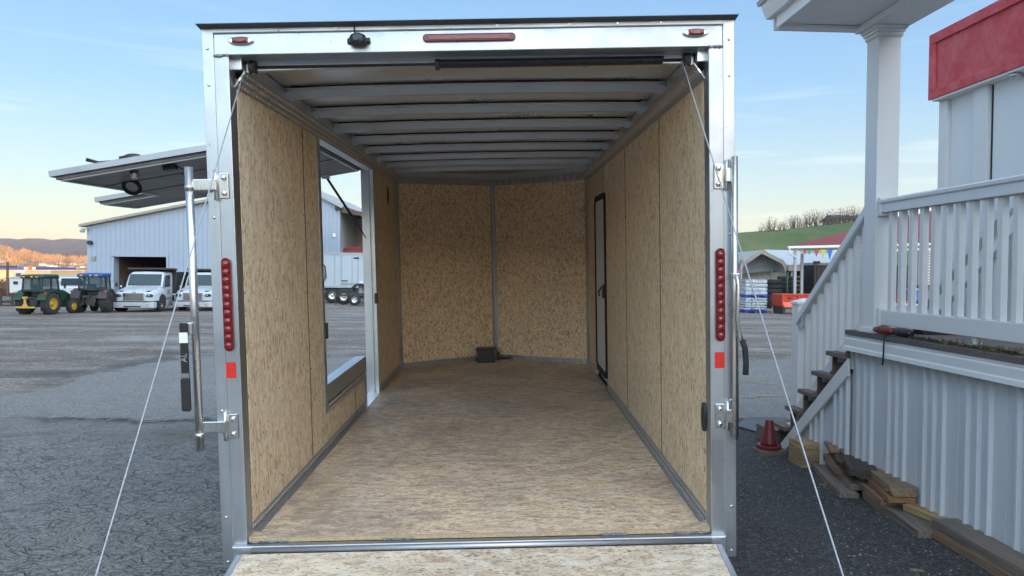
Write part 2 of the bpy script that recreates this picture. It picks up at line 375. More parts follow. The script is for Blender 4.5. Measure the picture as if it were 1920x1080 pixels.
# ---------------------------------------------------------------- mesh helpers
class MB:
    def __init__(s): s.v = []; s.f = []; s.sm = []
    def add(s, vs, fs, smooth=False):
        o = len(s.v); s.v += [tuple(p) for p in vs]
        for f in fs: s.f.append([i + o for i in f]); s.sm.append(smooth)
        return s
    def box(s, x0, x1, y0, y1, z0, z1, m=None):
        if x0 > x1: x0, x1 = x1, x0
        if y0 > y1: y0, y1 = y1, y0
        if z0 > z1: z0, z1 = z1, z0
        p = [Vector((x, y, z)) for z in (z0, z1) for y in (y0, y1) for x in (x0, x1)]
        if m is not None: p = [m @ q for q in p]
        return s.add(p, [(0, 2, 3, 1), (4, 5, 7, 6), (0, 1, 5, 4), (2, 6, 7, 3), (0, 4, 6, 2), (1, 3, 7, 5)])
    def beam(s, a, b, w, h, up=(0, 0, 1)):
        a = Vector(a); b = Vector(b); d = (b - a); L = d.length; d.normalize()
        up = Vector(up); x = d.cross(up)
        if x.length < 1e-4: x = d.cross(Vector((1, 0, 0)))
        x.normalize(); z = x.cross(d)
        m = Matrix((x, d, z)).transposed().to_4x4(); m.translation = a
        return s.box(-w / 2, w / 2, 0, L, -h / 2, h / 2, m)
    def prism(s, poly, axis, a, b, m=None):
        """poly: 2D points in the plane of the other two axes (in xyz order), extruded along axis a..b"""
        def P(p, t):
            if axis == 0: q = Vector((t, p[0], p[1]))
            elif axis == 1: q = Vector((p[0], t, p[1]))
            else: q = Vector((p[0], p[1], t))
            return m @ q if m is not None else q
        n = len(poly); vs = [P(p, a) for p in poly] + [P(p, b) for p in poly]
        fs = [tuple(range(n))[::-1], tuple(range(n, 2 * n))] + [(i, (i + 1) % n, n + (i + 1) % n, n + i) for i in range(n)]
        return s.add(vs, fs)
    def tube(s, pts, r, n=8, cap=True):
        pts = [Vector(p) for p in pts]; rs = r if hasattr(r, '__len__') else [r] * len(pts)
        vs = []; prev = None
        for i, p in enumerate(pts):
            d = (pts[min(i + 1, len(pts) - 1)] - pts[max(i - 1, 0)]).normalized()
            x = prev - d * prev.dot(d) if prev is not None else d.cross(Vector((0, 0, 1)))
            if x.length < 1e-3: x = d.cross(Vector((1, 0, 0)))
            x.normalize(); prev = x; y = d.cross(x)
            vs += [p + (x * math.cos(2 * PI * k / n) + y * math.sin(2 * PI * k / n)) * rs[i] for k in range(n)]
        o = len(s.v); s.v += [tuple(q) for q in vs]
        for i in range(len(pts) - 1):
            for k in range(n):
                s.f.append([o + i * n + k, o + i * n + (k + 1) % n, o + (i + 1) * n + (k + 1) % n, o + (i + 1) * n + k]); s.sm.append(True)
        if cap:
            s.f.append([o + k for k in range(n)][::-1]); s.sm.append(False)
            s.f.append([o + (len(pts) - 1) * n + k for k in range(n)]); s.sm.append(False)
        return s
    def lathe(s, prof, c, axis=2, n=24, smooth=True, cap=True):
        """prof: (radius, height) list"""
        c = Vector(c); o = len(s.v)
        for (r, h) in prof:
            for k in range(n):
                a = 2 * PI * k / n; q = [r * math.cos(a), r * math.sin(a)]
                p = {2: (q[0], q[1], h), 0: (h, q[0], q[1]), 1: (q[0], h, q[1])}[axis]
                s.v.append(tuple(c + Vector(p)))
        for i in range(len(prof) - 1):
            for k in range(n):
                s.f.append([o + i * n + k, o + i * n + (k + 1) % n, o + (i + 1) * n + (k + 1) % n, o + (i + 1) * n + k]); s.sm.append(smooth)
        if not cap: return s
        s.f.append([o + k for k in range(n)][::-1]); s.sm.append(False)
        s.f.append([o + (len(prof) - 1) * n + k for k in range(n)]); s.sm.append(False)
        return s
    def build(s, name, mat, parent=None, bevel=0, fix=True):
        me = bpy.data.meshes.new(name); me.from_pydata(s.v, [], s.f); me.update()
        me.polygons.foreach_set('use_smooth', s.sm)
        if fix:
            bm = bmesh.new(); bm.from_mesh(me); bmesh.ops.recalc_face_normals(bm, faces=bm.faces); bm.to_mesh(me); bm.free()
        me.materials.append(M[mat] if isinstance(mat, str) else mat)
        o = bpy.data.objects.new(name, me); col.objects.link(o)
        if parent is not None: o.parent = parent
        if bevel:
            b = o.modifiers.new('bevel', 'BEVEL'); b.width = bevel; b.segments = 2; b.limit_method = 'ANGLE'; b.angle_limit = R(40)
        return o
def box(*a): return MB().box(*a)
def tag(o, label=None, cat=None, group=None, kind=None):
    if label: o['label'] = label
    if cat: o['category'] = cat
    if group: o['group'] = group
    if kind: o['kind'] = kind
    return o
def empty(name, loc, rotz=0, label=None, cat=None, group=None, scale=1):
    o = bpy.data.objects.new(name, None); col.objects.link(o); o.location = loc; o.rotation_euler = (0, 0, rotz)
    o.empty_display_size = .2; o.scale = (scale,) * 3
    return tag(o, label, cat, group)
def kids(o): return [c for c in bpy.data.objects if c.parent == o]
def copy_tree(o, parent=None):
    c = o.copy(); col.objects.link(c)
    if parent is not None: c.parent = parent
    for ch in kids(o): copy_tree(ch, c)
    return c
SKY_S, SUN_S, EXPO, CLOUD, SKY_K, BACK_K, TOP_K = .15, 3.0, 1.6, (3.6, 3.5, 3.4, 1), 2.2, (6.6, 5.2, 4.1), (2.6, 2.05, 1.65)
# ================================================================ cargo trailer (x right, y forward from the rear, z up from its floor)
TR = bpy.data.objects.new('cargo_trailer', None); col.objects.link(TR)
TR.matrix_world = (Matrix.Translation(CAM + MC @ Vector((-.139, 3.214, -1.06))) @ (MC @ rz(.0076) @ rx(.051) @ ry(-.02)).to_4x4())
tag(TR, 'empty enclosed aluminium cargo trailer with its ramp down and raw strand board inside', 'trailer')
TI = (Matrix.Translation(CAM + MC @ Vector((-.139, 3.214, -1.06))) @ (MC @ rz(.0076) @ rx(.051) @ ry(-.02)).to_4x4()).inverted()
L, NOSE = 4.6, .54
HW = 1.0     # half inner width
# floor
m = MB().prism([(-HW, .0), (HW, .0), (HW, L), (0, L + NOSE), (-HW, L)], 2, -.019, 0)
fl = m.build('floor', 'osb_floor', TR)
MB().box(-.995, .995, -.012, 0.0, -.017, -.001).build('floor_edge', 'osb_edge', TR)
# right wall panels
def slab(name, x0, x1, poly, mat='osb_wall'):
    return MB().prism(poly, 0, x0, x1).build(name, mat, TR, .001)
ys = [.06, .995, 2.183, 3.408]
g = .0025
def rect(a, b, c, d): return [(a, c), (b, c), (b, d), (a, d)]
for a, b in ((.06, .995), (.995, 2.183), (2.183, 3.24)):
    slab('wall_panel', HW, HW + .012, rect(a + g, b - g, 0, 1.975))
slab('wall_panel', HW, HW + .012, [(3.24 + g, 1.70), (3.408 - g, 1.70), (3.408 - g, 1.975), (3.24 + g, 1.975)])
slab('wall_panel', HW, HW + .012, [(3.408 + g, 1.70), (3.97, 1.70), (3.97, 0), (L, 0), (L, 1.975), (3.408 + g, 1.975)])
# left wall panels round the L-shaped side opening
slab('wall_panel', -HW - .012, -HW, rect(.06 + g, 1.072 - g, 0, 1.975))
slab('wall_panel', -HW - .012, -HW, [(1.072 + g, 0), (2.29 - g, 0), (2.29 - g, .27), (1.40, .27), (1.40, 1.975), (1.072 + g, 1.975)])
slab('wall_panel', -HW - .012, -HW, rect(2.29 + g, 2.66, 0, .27))
slab('wall_panel', -HW - .012, -HW, rect(3.335, L, 0, 1.975))
# dark batten behind the panel joints
b = MB()
for y in (.995, 2.183): b.box(HW + .0125, HW + .03, y - .03, y + .03, 0, 2.0)
b.box(HW + .0125, HW + .03, 3.38, 3.44, 1.72, 2.0); b.box(-HW - .03, -HW - .0125, 1.04, 1.10, 0, 2.0); b.box(-HW - .03, -HW - .0125, 2.26, 2.32, 0, .26)
b.build('wall_stud', 'lumber_brown', TR)
for x0_, x1_, y in ((HW - .0015, HW + .001, .995), (HW - .0015, HW + .001, 2.183), (HW - .0015, HW + .001, 3.408), (-HW - .001, -HW + .0015, 1.072), (-HW - .001, -HW + .0015, 2.29)):
    MB().box(x0_, x1_, y - .008, y + .008, 1.71 if y > 3 else .003, .268 if (x0_ < 0 and y > 2) else 1.94).build('joint_strip', 'joint', TR)
# screws: tiny dark heads in the panels
b = MB()
for x, sgn, ysx in ((HW, -1, (.5, .965, 1.025, 1.6, 2.15, 2.21, 2.8)), (-HW, 1, (.5, 1.04, 1.10, 3.9))):
    for y in ysx:
        for k in range(5):
            z = .12 + k * .44; b.lathe([(.005, 0), (.005, sgn * .0015)], (x, y, z), 0, 6)
b.build('screw', 'black', TR)
# nose panels
for s in (-1, 1):
    d = Vector((-s * HW, NOSE, 0)).normalized(); nrm = Vector((s * NOSE, HW, 0)).normalized()
    p0 = Vector((s * HW, L, 0)); p1 = Vector((0, L + NOSE, 0))
    P = [p0, p1, p1 + nrm * .012, p0 + nrm * .012]
    MB().prism([(q.x, q.y) for q in P], 2, 0, 2.0).build('front_panel', 'osb_nose', TR)
    # kick plate and top band in tread plate
    for z0, z1, nm_ in ((0, .055, 'front_kick_plate'), (1.935, 2.0, 'front_top_trim')):
        i0 = p0 - nrm * .004; i1 = p1 - nrm * .004
        b = MB().prism([(i0.x, i0.y), (i1.x, i1.y), (p1.x, p1.y), (p0.x, p0.y)], 2, z0, z1); b.build(nm_, 'diamond', TR)
    # cove over the corner where side and nose meet
    i = p0 + d * .045 - nrm * .002
    b = MB(); cx = s * HW
    b.prism([(cx - s * .001, L - .030), (cx - s * .005, L - .030), (cx - s * .031, L + .012), (cx - s * .028, L + .018)], 2, .0, 2.0)
    b.build('corner_trim', 'diamond', TR)
MB().prism([(-.028, L + NOSE - .017), (0, L + NOSE - .004), (.028, L + NOSE - .017), (.020, L + NOSE - .026), (0, L + NOSE - .02), (-.020, L + NOSE - .026)], 2, 0, 1.99).build('nose_trim', 'diamond', TR)
MB().box(.01, .035, 5.05, 5.075, 0, .09).tube([(.02, 5.06, .02), (.1, 5.04, .02), (.17, 5.0, .03)], .008).build('wire_lead', 'black', TR)
# floor kick angles
b = MB()
for s, segs in ((1, ((.06, 3.24), (3.97, L))), (-1, ((.06, 2.66), (3.36, L)))):
    for a, c in segs:
        b = MB().prism([(s * HW, 0.0005), (s * (HW - .03), .0005), (s * (HW - .03), .004), (s * (HW - .004), .006), (s * (HW - .004), .05), (s * HW, .05)], 1, a, c); b.build('kick_plate', 'diamond', TR)
# sloping cove along the tops of the walls
b = MB()
for s in (-1, 1):
    b.prism([(s * (HW - .003), 1.93), (s * (HW - .05), 1.995), (s * (HW - .047), 2.0), (s * (HW), 1.935)], 1, .03, L)
b.build('cove_trim', 'diamond', TR)
b = MB()
for s in (-1, 1): b.box(s * (HW - .035), s * (HW + .06), .03, L, 2.003, 2.062)
b.build('roof_rail', 'alu_jamb', TR, .004)
# roof skin and bows
nx = 14
def arch(x, base, rise=.012): return base + rise * (1 - (x / 1.07) ** 2)
b = MB(); vs = []; fs = []
xs = [-1.075 + 2.15 * i / nx for i in range(nx + 1)]
for zoff in (0, .004):
    for x in xs: vs += [(x, .056, arch(x, 2.064 + zoff)), (x, L, arch(x, 2.064 + zoff)), (x * .02, L + NOSE + .05, arch(x, 2.064 + zoff))]
n3 = len(xs) * 3
for z in (0, n3):
    for i in range(nx):
        for j in range(2): fs.append((z + i * 3 + j, z + (i + 1) * 3 + j, z + (i + 1) * 3 + j + 1, z + i * 3 + j + 1))
b.add(vs, fs, True); b.build('roof', 'roof_skin', TR, 0, True)
for i, y in enumerate((.10, .674, 1.20, 1.735, 2.265, 2.79, 3.33, 3.82, 4.29)):
    b = MB(); vs = []; fs = []
    w = .018
    prof = [(-w, .006), (w, .006), (w, .042), (w + .022, .046), (w + .022, .050), (w + .0, .050), (-w, .050), (-w - .022, .050), (-w - .022, .046), (-w, .042)]
    bx = [-.962 + 1.924 * k / 12 for k in range(13)]; n = len(prof)
    for x in bx:
        zb = arch(x, 2.014) ; vs += [(x, y + p[0], zb + p[1] - .012) for p in prof]
    for k in range(12):
        for j in range(n): fs.append((k * n + j, k * n + (j + 1) % n, (k + 1) * n + (j + 1) % n, (k + 1) * n + j))
    fs += [tuple(range(n)), tuple(range(12 * n, 13 * n))[::-1]]
    b.add(vs, fs); b.build('roof_bow', 'galv', TR)
    for s in (-1, 1): MB().box(s * .925, s * .967, y - .028, y + .003, 2.0, 2.04).build('bow_bracket', 'galv', TR, .002)
# sealant beads beside the bows
b = MB()
for y in (.674, 1.20, 1.735, 2.265, 2.79, 3.33, 3.82):
    b.tube([(-.93 + 1.86 * k / 9, y - .044, arch(-.93 + 1.86 * k / 9, 2.060) + random.uniform(-.003, .001)) for k in range(10)], .005, 5)
b.build('sealant_bead', 'black_matt', TR)

# rear frame
for s in (-1, 1):
    p = MB().box(s * 1.0, s * 1.092, -.02, .058, -.03, 2.05).build('rear_post', 'alu', TR, .003)
    MB().prism([(s * 1.06, -.024), (s * 1.107, -.024), (s * 1.107, .05), (s * 1.1, .05), (s * 1.1, -.0205), (s * 1.06, -.0205)], 2, -.122, 2.162).build('corner_angle', 'alu', TR, .0015)
    w = MB()
    for z in (-.031, 2.051):
        w.tube([(s * (1.0 + .06 * k / 12), -.023 + random.uniform(-.002, .002), z + random.uniform(-.002, .002)) for k in range(13)], [random.uniform(.004, .0075) for _ in range(13)], 6)
    w.build('weld_bead', 'weld', TR)
    b = MB()
    for z in (2.08, 1.93, 1.27 if s > 0 else 1.38, .56, .1, -.095): b.lathe([(.007, 0), (.006, -.003), (.003, -.005)], (s * 1.085, -.024, z), 1, 10)
    b.build('rivet', 'zinc', TR)
MB().box(-1.06, 1.06, -.02, .055, 2.053, 2.14).build('header', 'alu_x', TR, .003)
MB().box(-1.06, 1.06, -.026, -.0205, 2.143, 2.164).box(-1.06, 1.06, -.0202, .05, 2.1405, 2.165).build('header_trim', 'alu_x', TR, .001)
MB().prism([(-.06, 2.172), (-.072, 2.166), (-.02, 2.158), (.1, 2.158), (.1, 2.172)], 0, -1.112, 1.112).build('drip_edge', 'dark_drip', TR)
b = MB()
for x in (-.55, .12, .42, .62, .8): b.lathe([(.006, 0), (.005, -.003)], (x, -.0265, 2.153), 1, 8)
b.build('rivet', 'zinc', TR)
MB().box(-1.06, 1.06, -.05, -.012, -.115, -.018).build('rear_sill', 'alu_dull', TR, .008)
MB().box(-1.06, -1.0, -.019, .05, -.115, -.035).box(1.0, 1.06, -.019, .05, -.115, -.035).build('post_foot', 'alu_dull', TR, .002)
MB().tube([(-.97, -.052, -.037), (.99, -.052, -.037)], .014, 10).build('ramp_hinge', 'alu_dull', TR)
for x0, x1 in ((-.99, -.83), (-.42, -.28), (.52, .64), (.83, .99)):
    MB().tube([(x0 + (x1 - x0) * k / 10, -.018 + random.uniform(-.002, .002), -.014) for k in range(11)], [random.uniform(.003, .006) for _ in range(11)], 5).build('weld_bead', 'weld', TR)

# ramp door
ang = math.atan(.2); ca, sa = math.cos(ang), math.sin(ang)
mr = Matrix.Translation((0, -.068, -.045)) @ Matrix.Rotation(ang, 4, 'X')
MB().box(-1.005, 1.005, -1.84, 0, -.035, 0, mr).build('ramp_door', 'osb_ramp', TR, .001)
b = MB(); b.box(-1.03, -1.007, -1.85, 0.0, -.04, -.002, mr).box(1.007, 1.03, -1.85, 0.0, -.04, -.002, mr).box(-1.03, 1.03, -1.90, -1.85, -.04, -.002, mr)
b.build('ramp_frame', 'alu_dull', TR)

# ramp spring and cables
b = MB(); n = 150
hel = [(-.15 + .98 * k / 900, .075 + .017 * math.cos(k * 1.15), 2.024 + .017 * math.sin(k * 1.15)) for k in range(0, 900)]
b.tube(hel, .0036, 4); b.build('ramp_spring', 'black', TR)
MB().tube([(-.93, .075, 2.024), (.93, .075, 2.024)], .006, 10).build('spring_shaft', 'black_matt', TR)
MB().lathe([(.024, 0), (.024, .015), (.015, .02)], (-.15, .075, 2.022), 0, 12).build('spring_collar', 'black', TR)
for s in (-1, 1):
    MB().box(s * .96, s * .972, .065, .12, 1.985, 2.05).lathe([(.015, -.015), (.030, -.013), (.022, 0), (.030, .013), (.015, .015)], (s * .93, .07, 2.022), 0, 18).build('cable_drum', 'steel_dark', TR, .002)
    top = Vector((-.962, .05, 2.005)) if s < 0 else Vector((.905, .05, 2.015))
    end = Vector((-.98, -1.9, -.5)) if s < 0 else Vector((1.07, -1.9, -.5))
    pts = [top.lerp(end, k / 12) - Vector((0, 0, .012 * math.sin(PI * k / 12))) for k in range(13)]
    MB().tube(pts, .0029, 6).build('ramp_cable', 'cable', TR)

# rear lights
def capsule(b, cx, cz0, cz1, r, y0, y1, n=8):
    pl = [(cx + r * math.cos(a), cz1 - r + r * math.sin(a)) for a in [PI * k / n for k in range(n + 1)]] + [(cx + r * math.cos(a), cz0 + r + r * math.sin(a)) for a in [PI + PI * k / n for k in range(n + 1)]]
    return b.prism(pl, 1, y0, y1)
for s in (-1, 1):
    cx = s * 1.042
    t = capsule(MB(), cx, .815, 1.212, .0195, -.034, -.0205).build('tail_light', 'red_lens_dark', TR, .003)
    for k in range(11):
        MB().lathe([(.0155, 0), (.014, -.004), (.008, -.007), (.001, -.008)], (cx, -.0341, .84 + k * .0345), 1, 14).build('lens', 'red_lens', t)
    MB().box(cx - .0225, cx + .0225, -.0225, -.0205, .70, .768).build('reflector', 'reflector', TR)
    cx = s * .945
    def oval(a, c, x, z, y0, y1, n=20): return MB().prism([(x + a * math.cos(2 * PI * k / n) * (1 if abs(math.cos(2 * PI * k / n)) < .9 else 1.05), z + c * math.sin(2 * PI * k / n)) for k in range(n)], 1, y0, y1)
    mk = oval(.05, .017, cx, 2.108, -.034, -.0205).build('marker_light', 'chrome', TR, .004)
    MB().box(cx - .032, cx + .032, -.046, -.0345, 2.097, 2.119).build('lens', 'red_lens', mk, .004)
    for k in (-1, 1): MB().lathe([(.008, 0), (.006, -.003)], (cx + k * .022, -.0462, 2.108), 1, 10).build('lens_boss', 'red_lens', mk)
b = MB(); r = .0155
pl = [(-.175 + r * math.cos(a), 2.106 + r * math.sin(a)) for a in [PI / 2 + PI * k / 8 for k in range(9)]] + [(.180 + r * math.cos(a), 2.106 + r * math.sin(a)) for a in [-PI / 2 + PI * k / 8 for k in range(9)]]
bl = b.prism(pl, 1, -.034, -.0205).build('brake_light', 'red_lens_dark', TR, .003)
MB().box(-.165, .17, -.037, -.0345, 2.097, 2.115).build('lens', 'red_lens', bl, .002)
cm = MB().lathe([(.012, -.047), (.012, .047)], (-.456, -.026, 2.098), 0, 10).lathe([(.036, -.026), (.037, -.004), (.030, .012), (.012, .020)], (-.456, -.046, 2.105), 2, 20).box(-.503, -.409, -.03, -.0205, 2.086, 2.112).build('rear_camera', 'black', TR, .003)
MB().lathe([(.006, 0), (.005, -.003)], (-.499, -.0302, 2.099), 1, 8).lathe([(.006, 0), (.005, -.003)], (-.413, -.0302, 2.099), 1, 8).build('screw', 'zinc', cm)
MB().lathe([(.013, 0), (.013, -.006)], (-.456, -.083, 2.098), 1, 14).build('camera_lens', 'glass', cm)
MB().tube([(-.47, -.03, 2.12), (-.472, -.035, 2.15), (-.472, -.03, 2.16)], .003, 6).build('camera_wire', 'black', cm)

# lock bars at both sides
def lock(s, ax, ay, arm):
    k = Matrix.Identity(4)
    for z in (1.515, .497):
        hp = MB().box(s * 1.018, s * 1.062, -.029, -.0245, z - .055, z + .05).build('hinge_plate', 'zinc', TR, .012)
        MB().tube([(s * 1.068, -.035, z - .062), (s * 1.068, -.035, z + .062)], .009, 10).build('hinge_pin', 'zinc', hp)
        b = MB()
        for dz in (-.035, .03): b.lathe([(.011, 0), (.0115, -.004), (.007, -.009), (.001, -.010)], (s * 1.036, -.0292, z + dz), 1, 12)
        b.build('bolt', 'chrome', hp)
        if arm: MB().prism([(-.052, z - .022), (-.036, z - .026), (-.03, z - .02), (-.03, z + .02), (-.036, z + .026), (-.052, z + .024)], 0, s * 1.062, s * (ax - .01)).build('hinge_arm', 'zinc', hp, .003)
        else: MB().box(s * 1.06, s * (ax + .012), -.052, -.034, z - .028, z + .03).build('hinge_arm', 'zinc', hp, .003)
    return MB().tube([(s * ax, ay, .40), (s * ax, ay, 1.59)], .0165 if arm else .0135, 16)
lb = lock(-1, 1.172, -.05, True).build('lock_bar', 'zinc', TR)
for z in (1.495, .455): MB().lathe([(.0185, 0), (.0185, .02)], (-1.172, -.05, z), 2, 16).build('bar_collar', 'zinc', lb)
br = MB().box(-1.222, -1.175, -.078, -.055, .895, .945).build('handle_bracket', 'zinc', lb, .004)
hd = MB().box(-1.224, -1.190, -.086, -.0785, .60, .945).build('lock_handle', 'black', lb, .003)
MB().box(-1.2245, -1.1895, -.0885, -.0862, .865, .905).build('white_patch', 'white_paint', hd) if False else None
cu = bpy.data.curves.new('handle_letters', 'FONT'); cu.body = 'AL'; cu.size = .032; cu.extrude = .0008; cu.align_x = 'CENTER'; cu.align_y = 'CENTER'
tmp = bpy.data.objects.new('tmp_text', cu); col.objects.link(tmp); bpy.context.view_layer.update()
me = bpy.data.meshes.new_from_object(tmp.evaluated_get(bpy.context.evaluated_depsgraph_get())); bpy.data.objects.remove(tmp)
def place(name, mesh, parent, x, y, z, rot, mat):
    o = bpy.data.objects.new(name, mesh); col.objects.link(o); o.parent = parent; o.location = (x, y, z); o.rotation_euler = rot
    mesh.materials.clear(); mesh.materials.append(M[mat]); return o
# sub-parts of the lever hang one level up, on the bar, so nothing goes deeper than thing > part > sub-part
for o in (hd, br): o.parent = lb
place('handle_letters', me, lb, -1.207, -.0872, .80, (R(90), R(-90), 0), 'cable')
MB().box(-1.2245, -1.1895, -.0885, -.0862, .862, .905).build('white_patch', 'white_paint', lb)
MB().box(-1.2235, -1.1905, -.0880, -.0862, .715, .735).build('bright_band', 'chrome', lb)
MB().box(-1.2275, -1.1875, -.093, -.075, .575, .715).build('handle_grip', 'black_matt', lb, .008)
rb = lock(1, 1.094, -.06, False).build('lock_bar', 'zinc', TR)
MB().tube([(1.094, -.078, 1.10), (1.100, -.085, 1.06), (1.098, -.09, .98), (1.094, -.09, .92), (1.104, -.088, .86), (1.118, -.086, .81)], .0085, 10).build('lock_handle', 'zinc', rb)
MB().tube([(1.116, -.086, .825), (1.127, -.086, .79), (1.131, -.086, .73), (1.129, -.086, .68)], .012, 10).build('handle_grip', 'black_matt', rb)
MB().box(1.078, 1.11, -.082, -.045, 1.085, 1.105).build('bar_collar', 'zinc', rb, .003)

# entry door in the right wall
dr = MB().box(HW - .004, HW + .03, 3.285, 3.93, .115, 1.66).build('entry_door', 'gray_door', TR, .004)
b = MB()
def loop(y0, y1, z0, z1, r, n=6):
    P = []
    for cy, cz, a0 in ((y1 - r, z0 + r, -90), (y1 - r, z1 - r, 0), (y0 + r, z1 - r, 90), (y0 + r, z0 + r, 180)):
        for k in range(n + 1):
            a = R(a0 + 90 * k / n); P.append((cy + r * math.cos(a), cz + r * math.sin(a)))
    return P
o_, i_ = loop(3.24, 3.97, .07, 1.705, .09), loop(3.29, 3.925, .12, 1.655, .05)
vs = []; n = len(o_)
for x in (HW + .02, HW - .014): vs += [(x, *p) for p in o_] + [(x, *p) for p in i_]
fs = []
for k in range(n):
    q = (k + 1) % n
    fs += [(2 * n + k, 2 * n + q, 3 * n + q, 3 * n + k), (k, q, n + q, n + k), (k, q, 2 * n + q, 2 * n + k), (n + k, n + q, 3 * n + q, 3 * n + k)]
b.add(vs, fs); b.build('door_frame', 'black_matt', TR)
MB().box(HW - .022, HW - .004, 3.33, 3.40, .78, .90).build('handle_plate', 'black', dr, .004)
MB().tube([(HW - .05, 3.36, .80), (HW - .055, 3.36, .84), (HW - .03, 3.36, .88)], .007).build('handle', 'black', dr)
lt = MB().box(HW - .012, HW, 3.02, 3.13, 1.80, 1.93).build('wall_box', 'gray_door', TR, .003)
MB().prism([(.07 + .03 * math.cos(2 * PI * k / 16), .47 + .065 * math.sin(2 * PI * k / 16)) for k in range(16)], 0, HW - .012, HW + .001).build('air_vent', 'black', TR, .003)
MB().prism([(4.07 + .045 * math.cos(2 * PI * k / 16), 1.77 + .09 * math.sin(2 * PI * k / 16)) for k in range(16)], 0, -HW - .001, -HW + .006).build('air_vent', 'black', TR, .002)
bb = MB().box(-.20, -.015, 4.86, 5.02, .0, .145).box(-.215, 0.0, 4.85, 5.03, .135, .155).build('breakaway_box', 'black', TR, .006)
MB().box(-.225, -.20, 4.88, 4.92, .02, .06).build('box_clip', 'black', bb, .003)

# side opening: frame, sill and jambs (wall is 6 cm thick)
XW = -1.075
b = MB(); b.box(XW, -HW - .001, 1.43, 1.455, .40, 1.955); b.box(-HW - .003, -HW + .004, 1.418, 1.455, .262, 1.97)
b.build('near_jamb', 'alu_jamb', TR, .002)
MB().box(-HW - .002, -HW + .005, 1.385, 1.417, .225, 1.97).box(-HW - .002, -HW + .005, 1.418, 2.655, .225, .265).build('opening_trim', 'diamond', TR)
MB().box(XW, -HW + .004, 1.456, 2.70, .29, .402).build('side_sill', 'alu_jamb', TR, .003)
MB().box(XW, -HW + .004, 2.662, 2.722, -.0, .40).build('sill_leg', 'alu_jamb', TR, .003)
MB().box(-HW - .001, -HW + .003, 2.642, 2.661, 0.0, .262).build('leg_trim', 'diamond', TR)
MB().box(XW - .03, -HW + .003, 3.285, 3.334, 0, 1.955).box(XW + .03, XW + .045, 3.255, 3.285, 0, 1.955).build('far_jamb', 'alu_jamb', TR, .003)
MB().box(XW - .02, -HW + .02, 2.722, 3.29, -.018, .003).build('threshold', 'alu_jamb', TR, .002)
MB().box(XW + .006, -HW, 1.456, 3.285, 1.93, 1.955).build('head_jamb', 'alu_jamb', TR, .002)
b = MB(); b.box(-1.01, -.985, 1.44, 1.475, .69, .79).build('door_catch', 'black', TR, .003)
MB().box(-1.01, -.985, 3.25, 3.29, .78, .87).build('door_catch', 'black', TR, .003)
MB().box(-1.02, -.99, 1.46, 1.485, 1.06, 1.13).tube([(-1.0, 1.47, 1.05), (-1.0, 1.52, 1.07), (-1.0, 1.50, 1.14), (-1.0, 1.475, 1.15)], .005, 6).build('latch_bracket', 'zinc', TR)
# raised side door: L shaped, hinged along the top of the wall, sloping down and out
sl = math.atan(.148)
fd_m = Matrix.Translation((-1.085, 0, 1.985)) @ Matrix.Rotation(-sl, 4, 'Y')
def FP(q): return fd_m @ Vector(q)
near, mid, far = 1.44, 2.71, 3.30
Ls, Ll = 1.585, 2.015
door = MB().prism([(0, near), (-Ls, near), (-Ls, mid), (-Ll, mid), (-Ll, far), (0, far)], 2, -.004, .0, fd_m).build('side_door', 'ext_skin', TR)
MB().prism([(-.02, near + .02), (-Ls + .02, near + .02), (-Ls + .02, mid + .02), (-Ll + .02, mid + .02), (-Ll + .02, far - .02), (-.02, far - .02)], 2, -.05, -.005, fd_m).build('door_core', 'flap_under', door)
edge = [(0, near), (-Ls, near), (-Ls, mid), (-Ll, mid), (-Ll, far), (0, far), (0, near)]
b = MB(); b2 = MB(); b3 = MB()
for k in range(6):
    a, c = edge[k], edge[k + 1]
    A, C2 = FP((a[0], a[1], -.012)), FP((c[0], c[1], -.012)); b.beam(A, C2, .014, .036, up=FP((0, 0, 1)) - FP((0, 0, 0)))
    off = (.0)
    cx, cy = -.9, 2.3
    def inn(p, d): return (p[0] + (d if p[0] < -.5 else -d), p[1] + (d if p[1] < 2.0 else (-d if p[1] > 3 else (d if p[0] != 0 else d))), -.052)
    A, C2 = FP(inn(a, .045)), FP(inn(c, .045)); b2.beam(A, C2, .022, .014, up=FP((0, 0, 1)) - FP((0, 0, 0)))
    A, C2 = FP(inn(a, .03)), FP(inn(c, .03)); 
b.build('door_edge', 'alu_dull', door); b2.build('door_rim', 'galv', door)
b = MB()
for y in (1.95, 2.45): b.beam(FP((-.05, y, -.0515)), FP((-Ls + .05, y, -.0515)), .006, .003)
b.build('panel_joint', 'black_matt', door)
# latch hardware on the raised door
w = fd_m
lv = MB().lathe([(.055, .0), (.055, .045), (.03, .055)], FP((-1.14, 1.60, .002)), 2, 14).box(-1.21, -1.10, 1.56, 1.64, .002, .05, fd_m).build('door_lock', 'black', door, .004)
MB().tube([FP(q) for q in ((-1.19, 1.60, .03), (-1.27, 1.60, .03), (-1.36, 1.60, .04), (-1.43, 1.60, .07))], [.012, .011, .009, .012], 8).build('door_lever', 'black', door)
MB().tube([FP((-1.35 + .052 * math.cos(2 * PI * k / 18), 1.95 + .03 * math.sin(2 * PI * k / 18), -.088 - .042 * math.sin(2 * PI * k / 18))) for k in range(19)], .013, 8).build('pull_strap', 'black_matt', door)
MB().lathe([(.012, -.05), (.022, -.035), (.02, -.02), (.03, -.0)], FP((-1.15, 1.6, -.055)), 2, 10).build('catch_stud', 'zinc', door)
MB().box(-.95, -.88, 1.56, 1.62, -.085, -.052, fd_m).tube([FP(q) for q in ((-.88, 1.6, -.06), (-.83, 1.63, -.10), (-.88, 1.66, -.11))], .004, 5).build('catch_block', 'black', door)
